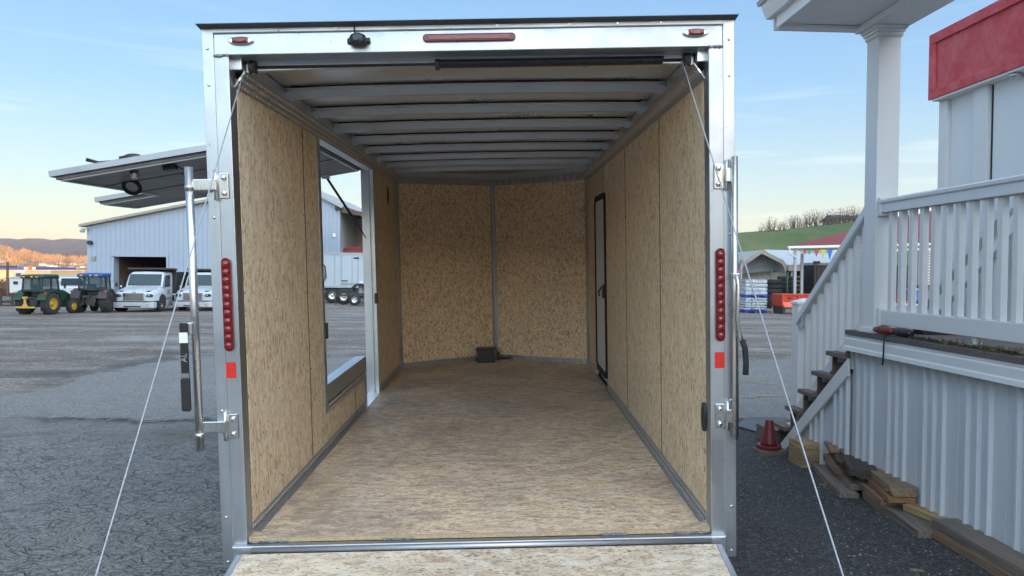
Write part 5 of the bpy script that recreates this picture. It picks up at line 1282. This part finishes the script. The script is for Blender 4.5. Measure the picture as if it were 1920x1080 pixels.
# yellow rimmed wheels stacked under the shelter
for k in range(5):
    q = AT(1512, 520 + k * 8, 48); t = empty('yellow_rim', (q.x, 48.4, q.z - .08), 0, 'wheel with a yellow rim edge, %s of the stack of five' % ['topmost', 'second from the top', 'middle', 'second from the bottom', 'bottommost'][k], 'wheel', 'yellow rimmed wheels stacked under the shelter')
    MB().lathe([(.46, -.12), (.50, -.09), (.50, .05), (.46, .07)], (0, 0, 0), 2, 20).build('tread', 'rubber', t)
    MB().lathe([(.44, .071), (.49, .075), (.48, .15), (.40, .155)], (0, 0, 0), 2, 20).build('rim', 'yellow_paint', t)
# dark container with a small lamp at its corner
ct = empty('dark_cabinet', (0, 0, 0), 0, 'dark metal cabinet standing under the grey roof beside the yellow rims', 'cabinet')
c0, c1 = AT(1527, 494, 46), AT(1580, 560, 46)
MB().box(c0.x, c1.x, 46, 48, gz(46) - .1, c0.z - .1).build('body', 'black', ct, .01)
MB().box(c0.x - .1, c1.x + .1, 45.9, 48.1, c0.z - .1, c0.z + .05).build('top', 'grey_wall', ct)
b = MB()
for k in range(6): x = c0.x + .15 + k * .28; b.box(x, x + .04, 45.96, 45.999, gz(46), c0.z - .15)
b.build('door_rib', 'steel_dark', ct)
MB().box(c0.x - .12, c0.x + .2, 45.6, 45.9, c0.z - .02, c0.z + .14).build('corner_lamp', 'trim_black', ct)
gp = AT(1476, 530, 47); g1 = empty('green_post', (gp.x, 47, gz(47)), 0, 'short dark green post between the tyre stacks and the white post', 'post')
MB().tube([(0, 0, -.1), (0, 0, gp.z + .75 - gz(47))], .09, 10).lathe([(.12, 0), (.12, .06)], (0, 0, gp.z + .72 - gz(47)), 2, 10).build('post_body', 'green_paint', g1)
# wrapped pallet, two tiers
pl = empty('wrapped_pallet', (0, 0, 0), R(0), 'tall pallet load wrapped in clear film on a blue pallet beside the cones', 'pallet')
Yl = 38.8; l0, l1 = AT(1398, 524, Yl), AT(1438, 580, Yl); zg = gz(Yl); top = l0.z; w = (l1.x - l0.x)
x0 = l0.x
def blocks(b, z0, z1, n):
    for k in range(n):
        a_, c_ = z0 + (z1 - z0) * k / n, z0 + (z1 - z0) * (k + 1) / n; j = random.uniform(-.03, .03)
        b.box(x0 + j, x0 + w * .30 + j, Yl, Yl + 1.1, a_ + .01, c_ - .01); b.box(x0 + w * .31 + j * .5, x0 + w + j, Yl - .02 - j, Yl + 1.1, a_ + .02, c_ - .02)
h2 = (top - zg) / 2
b = MB(); blocks(b, zg + .14, zg + h2 - .08, 5); b.build('lower_load', 'wrap', pl, .03)
b = MB(); blocks(b, zg + h2 + .06, top, 4); b.build('upper_load', 'wrap', pl, .03)
for z in (zg + .0, zg + h2 - .08):
    b = MB().box(x0 - .04, x0 + w + .04, Yl - .05, Yl + 1.15, z + .09, z + .13)
    for k in range(3): b.box(x0 + k * (w - .15) / 2, x0 + .15 + k * (w - .15) / 2, Yl - .04, Yl + 1.1, z, z + .09)
    b.build('blue_pallet', 'pallet_blue', pl)
MB().box(x0 - .02, x0 + w + .02, Yl - .03, Yl + 1.12, top, top + .02).build('film_top', 'wrap', pl)
# cones by the pallet
for u, mt_, lab, dy in ((1451.5, 'cone_pale', 'faded pale cone standing left of the bright orange one by the pallet', 0), (1458.5, 'cone_orange', 'bright orange cone beside the faded one by the pallet', .15)):
    q = AT(u, 575, 39 + dy); cone(q.x, 39 + dy, gz(39) - .01, .78, .16, mt_, 'cone_orange', lab, grp='cones by the wrapped pallet')
o = MB().tube([(0, 0, .02), (.35, .1, .10), (.7, 0, .03)], [.05, .09, .04], 6).build('rag_bundle', 'grey_wall', None); q = AT(1440, 575, 40); o.location = (q.x, 40, gz(40)); tag(o, 'crumpled pale rag lying behind the two cones', 'rag')
# orange steel tray body
ob = empty('orange_bin', (0, 0, 0), 0, 'open orange steel tray body with a lower front shelf under the shelter posts', 'bin')
Yo = 37.5; o0, o1 = AT(1467, 552, Yo), AT(1545, 572, Yo); zg = gz(Yo)
MB().box(o0.x, o1.x, Yo + .3, Yo + .36, o1.z - .1, o0.z).box(o0.x, o0.x + .06, Yo, Yo + 1.6, o1.z - .1, o0.z).box(o0.x, o1.x, Yo, Yo + 1.6, o1.z - .12, o1.z - .06).box(o0.x, o1.x, Yo + 1.55, Yo + 1.6, o1.z - .1, o0.z).build('tray', 'orange_paint', ob, .008)
MB().box(o0.x - .02, o1.x + .02, Yo + .24, Yo + .30, o0.z - .06, o0.z + .02).box(o0.x + .9, o0.x + .98, Yo + .22, Yo + .3, o1.z - .1, o0.z - .07).build('tray_rib', 'orange_paint', ob, .005)
MB().prism([(Yo - .15, o1.z - .02), (Yo + .23, o1.z + .13), (Yo + .23, o1.z - .08), (Yo - .15, o1.z - .12)], 0, o0.x + .05, o0.x + .86).build('front_shelf', 'pink_paint', ob, .005)
MB().box(o0.x + .35, o0.x + .6, Yo + .225, Yo + .238, o0.z - .22, o0.z - .16).build('dark_label', 'black', ob)
MB().lathe([(.07, 0), (.06, -.02)], (o0.x + 1.35, Yo + .29, o0.z - .26), 1, 12).build('white_mark', 'house_white', ob)
b = MB()
for x in (o0.x + .1, o1.x - .1): b.box(x - .06, x + .06, Yo, Yo + 1.5, zg - .05, o1.z - .12)
b.build('leg', 'steel_dark', ob)
# things seen between the balusters
def small(name, cat, lab, u0, u1, v0, v1, Y, mat, mat2=None, slat=False, dep=.8):
    p0, p1 = AT(u0, v0, Y), AT(u1, v1, Y); o = empty(name, (0, 0, 0), 0, lab, cat)
    MB().box(p0.x, p1.x, Y, Y + dep, p1.z, p0.z).build('body', mat, o, .02)
    MB().box(p0.x - .03, p1.x + .03, Y - .03, Y + dep + .03, p0.z + .001, p0.z + .06).build('lid', mat2 or mat, o, .01)
    if slat:
        b = MB(); n = 12
        for k in range(n): z = p1.z + (p0.z - p1.z) * (k + .5) / n; b.box(p0.x + .03, p1.x - .03, Y - .03, Y - .002, z - .02, z + .02)
        b.build('slat', mat2 or mat, o)
    return o
small('slatted_unit', 'machine', 'pale slatted machine box standing behind the balusters', 1722, 1752, 470, 535, 30, 'tan_metal', 'house_white', True)
small('dark_rack', 'rack', 'tall dark rack filling the view between the first balusters', 1660, 1722, 500, 590, 32, 'dark_int', 'black')
small('orange_machine', 'machine', 'bright orange machine low behind the balusters', 1695, 1712, 552, 585, 24, 'orange_paint', 'trim_black')
small('blue_crate', 'crate', 'blue crate low behind the balusters', 1718, 1730, 545, 565, 22, 'pent_blue', 'grey_wall')
small('white_table', 'table', 'white low table behind the balusters at the building corner', 1718, 1762, 580, 600, 12, 'vinyl', 'vinyl')
small('red_sign_panel', 'sign', 'small orange red panel hanging high behind the balusters', 1686, 1694, 455, 478, 32, 'pink_paint', 'pink_paint', False, .1)

# ================================================================ ground, hills, sky
def gridmesh(name, mat, f, us, ys):
    vs = []; fs = []
    for j, y in enumerate(ys):
        for i, u in enumerate(us): vs.append(f(u, y, i, j))
    n = len(us)
    for j in range(len(ys) - 1):
        for i in range(n - 1): fs.append((j * n + i, j * n + i + 1, (j + 1) * n + i + 1, (j + 1) * n + i))
    b = MB(); b.add(vs, fs, True); o = b.build(name, mat, None, 0, False); return tag(o, kind='structure')
ys = [-900, -600, -300, -120, -60, -30, -15, 0, 4, 8, 12, 20, 30, 40, 50, 62, 70, 78]
xs = [-900, -400, -150, -80, -40, -20, -10, 0, 10, 20, 40, 80, 150, 400, 900]
gridmesh('ground', 'asphalt', lambda x, y, i, j: (x, y, .16 - .015 * max(-30, min(y, 62))), xs, ys)
# dark gravel strip between the trailer and the porch, ragged edge, 4 mm above the lot
def gs(t): return .9 + .35 * math.sin(t * 1.3) * .3
edge_l = []; edge_r = []
random.seed(21)
yy = .4
while yy < 8.1:
    edge_l.append((-1.15 + random.uniform(-.03, .03) + .1 * math.sin(yy * 1.7) , yy)); edge_r.append((3.2, yy)); yy += .22
tip = [(3.2, 8.3), (2.9, 8.2), (2.6, 8.35), (2.3, 8.1), (1.9, 8.25), (1.5, 8.05)]
poly = edge_r + [tuple(p) for p in tip] + [(max(1.13, 1.2 + random.uniform(-.05, .05)), y) for x, y in edge_l[::-1]]
b = MB(); n = len(poly)
b.add([(x, y, .16 - .015 * y + .004) for x, y in poly], [tuple(range(n))])
tag(b.build('gravel_strip', 'gravel', None, 0, False), kind='structure')
# loose stones on the strip and lot
random.seed(9); b = MB()
for i in range(2600):
    y = random.uniform(2.2, 9.0) ** 1; x = random.uniform(1.15, 2.85)
    if i > 1700: x = -random.uniform(1.3, 9) ; y = random.uniform(3, 14)
    r = random.uniform(.003, .010) * (1.3 if random.random() < .1 else 1); z = .16 - .015 * y + .006
    p = [Vector((random.uniform(.6, 1) * r * math.cos(a_), random.uniform(.6, 1) * r * math.sin(a_), 0)) for a_ in (0, 1.6, 3.1, 4.7)]
    c_ = Vector((x, y, z)); b.add([c_ + q for q in p] + [c_ + Vector((0, 0, r * .8))], [(0, 1, 4), (1, 2, 4), (2, 3, 4), (3, 0, 4)])
tag(b.build('loose_stones', plain('stone', (.20, .19, .18), .9, 0, .6, 50), None), 'small loose stones scattered over the lot', 'stones', kind='stuff')
b = MB(); rl = random.Random(77)
for i in range(150):
    yl = rl.uniform(3.4, 6.6); p = PM @ Vector((-abs(rl.gauss(0, .28)) + .02, yl, 0)); p.z = .16 - .015 * p.y + .012; a_ = rl.uniform(0, 6); s_ = rl.uniform(.006, .02)
    d_ = Vector((math.cos(a_), math.sin(a_), rl.uniform(-.3, .4))) * s_; e_ = Vector((-math.sin(a_), math.cos(a_), rl.uniform(-.3, .3))) * s_ * rl.uniform(.15, .6)
    b.add([p - d_, p + e_, p + d_, p - e_], [(0, 1, 2, 3)])
tag(b.build('leaf_litter', 'lumber_brown', None, 0, False), 'dry leaf bits and wood chips scattered round the lumber scraps', 'litter', kind='stuff')
# faded parking lines
def line(u0, v0, u1, v1, w):
    a_, c_ = G(u0, v0), G(u1, v1); d = (c_ - a_).normalized(); s = Vector((-d.y, d.x, 0)) * w; n = 10; vs = []
    for k in range(n + 1):
        p = a_.lerp(c_, k / n); vs += [p + s * random.uniform(.7, 1.0) + Vector((0, 0, .005)), p - s * random.uniform(.7, 1) + Vector((0, 0, .005))]
    return MB().add(vs, [(2 * k, 2 * k + 2, 2 * k + 3, 2 * k + 1) for k in range(n)])
for a_ in ((1340, 650, 1520, 668), (1340, 707, 1500, 727), (1340, 747, 1500, 740)):
    tag(line(*a_, .05).build('parking_line', 'yellow_line', None, 0, False), kind='structure')

def lerp_t(t, x):
    if x <= t[0][0]: return t[0][1]
    for (a_, va), (c_, vc) in zip(t, t[1:]):
        if x <= c_: return va + (vc - va) * (x - a_) / (c_ - a_)
    return t[-1][1]
from mathutils import noise as mn
midc = [(-900, 468), (-300, 462), (-60, 455), (0, 460), (20, 462), (27, 469), (36, 470), (41, 465), (64, 470), (80, 477), (110, 478), (126, 482), (163, 482), (250, 486), (600, 492), (1200, 500), (2600, 500)]
farc = [(-900, 440), (-300, 444), (-60, 450), (0, 447), (17, 447), (36, 449), (48, 447), (80, 447), (98, 450), (123, 447), (163, 449), (300, 456), (700, 480), (1300, 492), (2600, 492)]
us = [-900 + 20 * k for k in range(38)] + [-140 + 5 * k for k in range(80)] + [260 + 60 * k for k in range(32)]
YS = [62, 66, 72, 80, 95, 115, 140, 180, 220, 260, 300, 340, 380, 430, 480, 530, 580, 630, 680, 730, 780, 800, 830, 880, 950, 1050]
def tz(u, y):
    zc_ = AT(u, lerp_t(midc, u), 800).z - 5.5
    base = [(62, -.79), (72, -.95), (90, -3.5), (140, -8), (220, -7), (300, -5.5), (400, -1.5), (500, 3.5), (600, 9 + (zc_ - 22) * .3), (700, 15 + (zc_ - 22) * .6), (800, zc_), (880, zc_ - 3), (1050, zc_ - 25)]
    z = lerp_t(base, y)
    if 150 < y < 790: z += mn.noise(Vector((u * .012, y * .008, 0))) * 2.2 * min(1, (y - 150) / 200)
    return z
o = gridmesh('valley_terrain', 'valley', lambda u, y, i, j: ((u - 960) / F * y, y, tz(u, y)), us, YS)
for (u0, u1, v0, v1, Yh, mt_, lab) in HOUSES:
    d_ = ray((u0 + u1) / 2, v1); y_ = 150.0
    while y_ < 780 and CAM.z + d_.z / d_.y * y_ > tz((u0 + u1) / 2, y_): y_ += 4
    house(u0, u1, v0 - .6, v1, y_, mt_, lab, max(5, y_ * .016))
    HSY = globals().setdefault('HSY', []); HSY.append(((u0 + u1) / 2, y_))
YF = [1050, 1200, 1400, 1550, 1700, 1850, 2000, 2150, 2300, 2400, 2500, 2600, 2800]
def fz(u, y):
    zc_ = AT(u, lerp_t(farc, u), 2500).z; t = (y - 1050) / 1450
    z = -10 + (zc_ + 10) * (max(0, min(1, t)) ** 1.15) if y <= 2500 else zc_ - (y - 2500) * .2
    if 1050 < y < 2500: z += 34 * math.sin(PI * min(1, t)) * mn.noise(Vector((u * .011 + y * .0016, y * .0009, 3))) + 10 * mn.noise(Vector((u * .05, y * .006, 8))) * math.sin(PI * min(1, t))
    return z
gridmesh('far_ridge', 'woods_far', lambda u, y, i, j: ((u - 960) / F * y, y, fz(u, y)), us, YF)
# grassy hill on the right
grc = [(900, 470), (1100, 462), (1300, 441), (1377, 435), (1420, 432), (1480, 428), (1540, 422), (1600, 414), (1700, 402), (1900, 380), (2200, 350)]
gu = [900 + 20 * k for k in range(68)]
GY = [68, 70, 74, 80, 90, 100, 110, 118, 124, 128, 140, 170]
def hz_(u, y):
    zc_ = AT(u, lerp_t(grc, u), 126).z; t = max(0, min(1, (y - 70) / 56))
    f = t * t * (3 - 2 * t) * .5 + t * .5
    return -.78 + (zc_ + .78) * f - max(0, y - 126) * .12 + .25 * mn.noise(Vector((u * .01, y * .05, 0)))
gridmesh('grass_hill', 'grass', lambda u, y, i, j: ((u - 960) / F * y, y, hz_(u, y) if u > 905 else -3), gu, GY)
# unseen ridge added behind the camera to keep the lot in evening shade
def rzf(a_, r_, i, j): return (r_ * math.sin(R(a_)), r_ * math.cos(R(a_)), (-1, 17, 34 + 1.5 * mn.noise(Vector((a_ * .1, 0, 0))), 14, -1)[j] * min(1, max(0, (a_ - 68) / 20)) * min(1, max(0, (245 - a_) / 20)) - 1)
gridmesh('shade_ridge', 'woods_near', rzf, [65 + 5 * k for k in range(38)], [190, 220, 250, 285, 330])

# bare woods across the valley: nobody could count them
random.seed(31); b = MB()
def tuft(b, p, h, w, n):
    for _ in range(n):
        t = random.random(); a_ = random.uniform(0, 2 * PI); rr = w * math.sin(PI * (.18 + .8 * t)) * random.uniform(.2, 1)
        c_ = p + Vector((rr * math.cos(a_), rr * math.sin(a_), h * (.15 + .85 * t)))
        s = random.uniform(.35, .9) * w * .30; d = Vector((random.gauss(0, .5), random.gauss(0, .5), 1)).normalized() * s * 1.6; e_ = d.cross(Vector((random.gauss(0, 1), random.gauss(0, 1), .2))).normalized() * s * .28
        b.add([c_ - d - e_, c_ - d + e_, c_ + d], [(0, 1, 2)])
for i in range(3400):
    u = random.uniform(-160, 230); y = 805 - 380 * random.random() ** 1.9
    if y < 540 and random.random() < .8: continue
    if any(abs(u - hu) < 10 and hy - 90 < y < hy for hu, hy in HSY): continue
    p = Vector(((u - 960) / F * y, y, tz(u, y) - .5)); tuft(b, p, random.uniform(4, 7.5), random.uniform(1.8, 3.4), 20)
tag(b.build('bare_woods', 'brush', None, 0, False), 'bare brown woods covering the slopes across the valley', 'woods', kind='stuff')
b = MB()
for i in range(520):
    u = random.uniform(-100, 230); y = random.uniform(230, 480)
    if any(abs(u - hu) < 11 and y < hy for hu, hy in HSY): continue
    p = Vector(((u - 960) / F * y, y, tz(u, y) - .3)); tuft(b, p, random.uniform(1, 2.6), random.uniform(.8, 1.8), 12)
tag(b.build('valley_bushes', 'brush2', None, 0, False), 'reddish brown bushes between the houses across the valley', 'bushes', kind='stuff')
b = MB()
for i in range(1500):
    u = random.uniform(-60, 230); y = random.uniform(60, 76)
    p = Vector(((u - 960) / F * y, y, tz(u, y) - .1)); tuft(b, p, random.uniform(.8, 1.7), random.uniform(.4, .8), 16)
tag(b.build('lot_edge_brush', 'brush2', None, 0, False), 'low brown brush along the far edge of the lot', 'brush', kind='stuff')
# a few evergreens one can tell apart
for i, (u, y, h, lab) in enumerate(((126, 520, 9, 'dark evergreen tree above the sunlit tan house'), (148, 600, 8, 'small dark evergreen close to the warehouse wall'), (60, 620, 9, 'round dark tree on the slope above the tan building'))):
    t = empty('evergreen_tree', ((u - 960) / F * y, y, tz(u, y) - .3), 0, lab, 'tree'); b = MB()
    for k in range(240):
        f_ = random.random(); a_ = random.uniform(0, 2 * PI); rr = (1 - f_) * h * .38 * random.uniform(.3, 1) + .2; c_ = Vector((rr * math.cos(a_), rr * math.sin(a_), h * (.12 + .88 * f_)))
        s = .5; d = Vector((random.gauss(0, 1), random.gauss(0, 1), -.4)).normalized() * s; e_ = d.cross(Vector((0, 0, 1))).normalized() * s * .5; b.add([c_ - e_, c_ + e_, c_ + d], [(0, 1, 2)])
    b.build('crown', 'evergreen', t, 0, False); MB().tube([(0, 0, 0), (0, 0, h * .6)], [.2, .08], 6).build('trunk', 'wood_wall', t)
# bare shrubs along the grassy crest
def shrub_mesh(seed, h, w, n):
    rs_ = random.Random(seed); b = MB()
    for i in range(n):
        a_ = rs_.uniform(0, 2 * PI); r0 = w * .35 * rs_.random() ** .5; p = Vector((r0 * math.cos(a_) * 1.6, r0 * math.sin(a_), 0)); hh = h * rs_.uniform(.55, 1)
        d = Vector((math.cos(a_) * rs_.uniform(0, .4), math.sin(a_) * rs_.uniform(0, .4), 1)).normalized(); q = p
        for s in range(4):
            d2 = (d + Vector((rs_.gauss(0, .14), rs_.gauss(0, .14), 0))).normalized(); q2 = q + d2 * hh / 4
            ww = .035 * (1 - s / 5); e_ = d2.cross(Vector((rs_.gauss(0, 1), rs_.gauss(0, 1), .1))).normalized() * ww
            b.add([q - e_, q + e_, q2 + e_ * .8, q2 - e_ * .8], [(0, 1, 2, 3)])
            for _ in range(3):
                dd_ = (d2 + Vector((rs_.gauss(0, .6), rs_.gauss(0, .6), rs_.gauss(.1, .3)))).normalized() * hh * .16
                e2 = dd_.cross(Vector((rs_.gauss(0, 1), rs_.gauss(0, 1), .1))).normalized() * .016; b.add([q2 - e2, q2 + e2, q2 + dd_], [(0, 1, 2)])
            q = q2; d = d2
    return b
SH = [(1425, 1.2), (1436, 2.0), (1447, 2.7), (1459, 1.7), (1470, 2.0), (1482, 2.5), (1493, 2.7), (1505, 2.6), (1518, 3.0), (1530, 3.3), (1543, 2.6), (1556, 2.6), (1567, 3.0), (1579, 3.2), (1592, 3.1), (1605, 3.0), (1660, 2.2), (1700, 2.0)]
protos = []
for k in range(3):
    me = shrub_mesh(50 + k, 1.0 * 3, 1.3, 38).build('twigs', 'twig', None, 0, False); protos.append(me)
NUM = ['first', 'second', 'third', 'fourth', 'fifth', 'sixth', 'seventh', 'eighth', 'ninth', 'tenth', 'eleventh', 'twelfth', 'thirteenth', 'fourteenth', 'fifteenth', 'sixteenth', 'seventeenth', 'eighteenth']
for i, (u, h) in enumerate(SH):
    y = 124 + random.uniform(-2, 2); s = h / 3 * .88
    o = bpy.data.objects.new('bare_shrub', protos[i % 3].data); col.objects.link(o)
    o.location = ((u - 960) / F * y, y, hz_(u, y) - .1); o.scale = (s * 1.15, s, s); o.rotation_euler = (0, 0, random.uniform(0, 6))
    tag(o, 'leafless shrub on the grassy hill crest, %s from the left' % NUM[i], 'shrub', 'leafless shrubs along the hill crest')
for p in protos: bpy.data.objects.remove(p)
# dark roofed cottage half sunk behind the crest
ch = empty('hilltop_house', (0, 0, 0), 0, 'low dark roofed house at the top of the grassy hill by the stair rail', 'house')
y = 129; p0, p1 = AT(1570, 410, y), AT(1650, 422, y)
MB().box(p0.x, p1.x, y, y + 6, p1.z - 3, p0.z - .1).build('wall', 'grey_wall', ch)
MB().prism([(y - .6, p0.z - .15), (y + 3, p0.z + .85), (y + 6.6, p0.z - .15)], 0, p0.x - .4, p1.x + .4).build('roof', 'trim_black', ch)
b = MB()
for k in range(4): b.box(p0.x + .5 + k * 1.5, p0.x + 1.2 + k * 1.5, y - .05, y - .003, p0.z - 1.0, p0.z - .35)
b.build('window', 'house_white', ch)

# evening air: pale haze round the whole place
hz = MB().box(-2700, 2700, -900, 2850, -14, 190).build('haze', 'haze', None); tag(hz, kind='stuff')
# ================================================================ light, sky, camera
W = bpy.data.worlds.new('World'); sc.world = W; W.use_nodes = True
nt = W.node_tree; bg = nt.nodes['Background']
sky = nt.nodes.new('ShaderNodeTexSky'); sky.sky_type = 'NISHITA'; sky.sun_disc = False
SE, SA = R(3.8), R(152)      # elevation; azimuth clockwise from +Y
sky.sun_elevation = SE; sky.sun_rotation = SA; sky.altitude = 300; sky.air_density = 1.0; sky.dust_density = .4; sky.ozone_density = 1.6
nt.links.new(sky.outputs[0], bg.inputs[0]); bg.inputs[1].default_value = SKY_S
# faint streaks of high cloud low in the sky
tc = nt.nodes.new('ShaderNodeTexCoord'); mp = nt.nodes.new('ShaderNodeMapping'); mp.inputs['Scale'].default_value = (1.6, 1.6, 26)
nz = nt.nodes.new('ShaderNodeTexNoise'); nz.inputs['Scale'].default_value = 1.7; nz.inputs['Detail'].default_value = 6; nz.inputs['Distortion'].default_value = .6
rp = nt.nodes.new('ShaderNodeValToRGB'); rp.color_ramp.elements[0].position = .55; rp.color_ramp.elements[0].color = (0, 0, 0, 1); rp.color_ramp.elements[1].position = .78; rp.color_ramp.elements[1].color = (.4, .4, .4, 1)
sx = nt.nodes.new('ShaderNodeSeparateXYZ'); r2 = nt.nodes.new('ShaderNodeValToRGB')
for p, v in ((0, .3),): pass
e = r2.color_ramp.elements; e[0].position = .0; e[0].color = (.2,) * 3 + (1,); e[1].position = .34; e[1].color = (0, 0, 0, 1); m_ = e.new(.12); m_.color = (1, 1, 1, 1)
mu = nt.nodes.new('ShaderNodeMath'); mu.operation = 'MULTIPLY'
mx = nt.nodes.new('ShaderNodeMix'); mx.data_type = 'RGBA'; mx.inputs[7].default_value = CLOUD
L_ = nt.links.new
L_(tc.outputs['Generated'], mp.inputs[0]); L_(mp.outputs[0], nz.inputs['Vector']); L_(nz.outputs['Fac'], rp.inputs[0]); L_(tc.outputs['Generated'], sx.inputs[0]); L_(sx.outputs[2], r2.inputs[0])
L_(rp.outputs[0], mu.inputs[0]); L_(r2.outputs[0], mu.inputs[1]); L_(mu.outputs[0], mx.inputs[0])
# the evening sky: Nishita blended with a pale clear gradient, boosted towards the sunset behind the camera and overhead to brighten the trailer inside
gr = nt.nodes.new('ShaderNodeValToRGB'); ge = gr.color_ramp.elements
SK = [(0.0, (.84, .74, .56)), (.04, (.80, .80, .72)), (.11, (.60, .77, .90)), (.22, (.35, .63, .98)), (.40, (.21, .46, .92)), (1, (.26, .42, .66))]
ge[0].position, ge[0].color = SK[0][0], (*SK[0][1], 1); ge[1].position, ge[1].color = SK[-1][0], (*SK[-1][1], 1)
for p_, c_ in SK[1:-1]: q_ = ge.new(p_); q_.color = (*c_, 1)
L_(sx.outputs[2], gr.inputs[0])
gm = nt.nodes.new('ShaderNodeVectorMath'); gm.operation = 'SCALE'; gm.inputs['Scale'].default_value = SKY_K; L_(gr.outputs[0], gm.inputs[0])
m1 = nt.nodes.new('ShaderNodeMix'); m1.data_type = 'RGBA'; m1.inputs[0].default_value = .72; L_(sky.outputs[0], m1.inputs[6]); L_(gm.outputs[0], m1.inputs[7])
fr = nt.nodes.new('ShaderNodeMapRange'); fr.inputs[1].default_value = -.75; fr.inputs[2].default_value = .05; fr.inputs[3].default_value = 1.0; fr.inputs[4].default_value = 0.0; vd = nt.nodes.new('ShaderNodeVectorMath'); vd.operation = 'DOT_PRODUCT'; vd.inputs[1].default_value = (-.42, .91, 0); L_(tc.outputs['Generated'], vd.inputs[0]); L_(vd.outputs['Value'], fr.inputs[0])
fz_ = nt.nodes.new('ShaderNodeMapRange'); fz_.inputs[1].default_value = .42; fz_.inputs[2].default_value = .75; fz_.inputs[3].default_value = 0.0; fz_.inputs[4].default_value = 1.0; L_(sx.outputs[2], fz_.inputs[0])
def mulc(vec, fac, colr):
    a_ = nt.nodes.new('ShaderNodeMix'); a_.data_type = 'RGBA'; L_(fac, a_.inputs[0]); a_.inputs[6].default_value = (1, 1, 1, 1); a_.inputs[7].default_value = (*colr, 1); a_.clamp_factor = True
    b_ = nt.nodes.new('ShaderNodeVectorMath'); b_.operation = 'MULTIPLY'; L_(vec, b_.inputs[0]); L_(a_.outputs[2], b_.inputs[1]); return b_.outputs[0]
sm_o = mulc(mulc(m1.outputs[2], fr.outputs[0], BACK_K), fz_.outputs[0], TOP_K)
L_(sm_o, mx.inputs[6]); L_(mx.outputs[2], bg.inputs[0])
sd = bpy.data.lights.new('sun', 'SUN'); sd.energy = SUN_S; sd.angle = R(.5); sd.color = (1.0, .62, .34)
so_ = bpy.data.objects.new('sun', sd); col.objects.link(so_)
dirv = Vector((math.sin(SA) * math.cos(SE), math.cos(SA) * math.cos(SE), math.sin(SE)))   # towards the sun
so_.rotation_euler = dirv.to_track_quat('Z', 'Y').to_euler()
cd = bpy.data.cameras.new('camera'); co_ = bpy.data.objects.new('camera', cd); col.objects.link(co_); sc.camera = co_
cd.sensor_width = 36; cd.lens = 36 * F / 1920; cd.clip_start = .05; cd.clip_end = 8000
mm = Matrix((MC @ Vector((1, 0, 0)), MC @ Vector((0, 0, 1)), MC @ Vector((0, -1, 0)))).transposed().to_4x4(); mm.translation = CAM; co_.matrix_world = mm
sc.view_settings.view_transform = 'Standard'; sc.view_settings.look = 'None'; sc.view_settings.gamma = 1; sc.view_settings.exposure = EXPO
sc.cycles.max_bounces = 10; sc.cycles.diffuse_bounces = 6; sc.cycles.glossy_bounces = 5
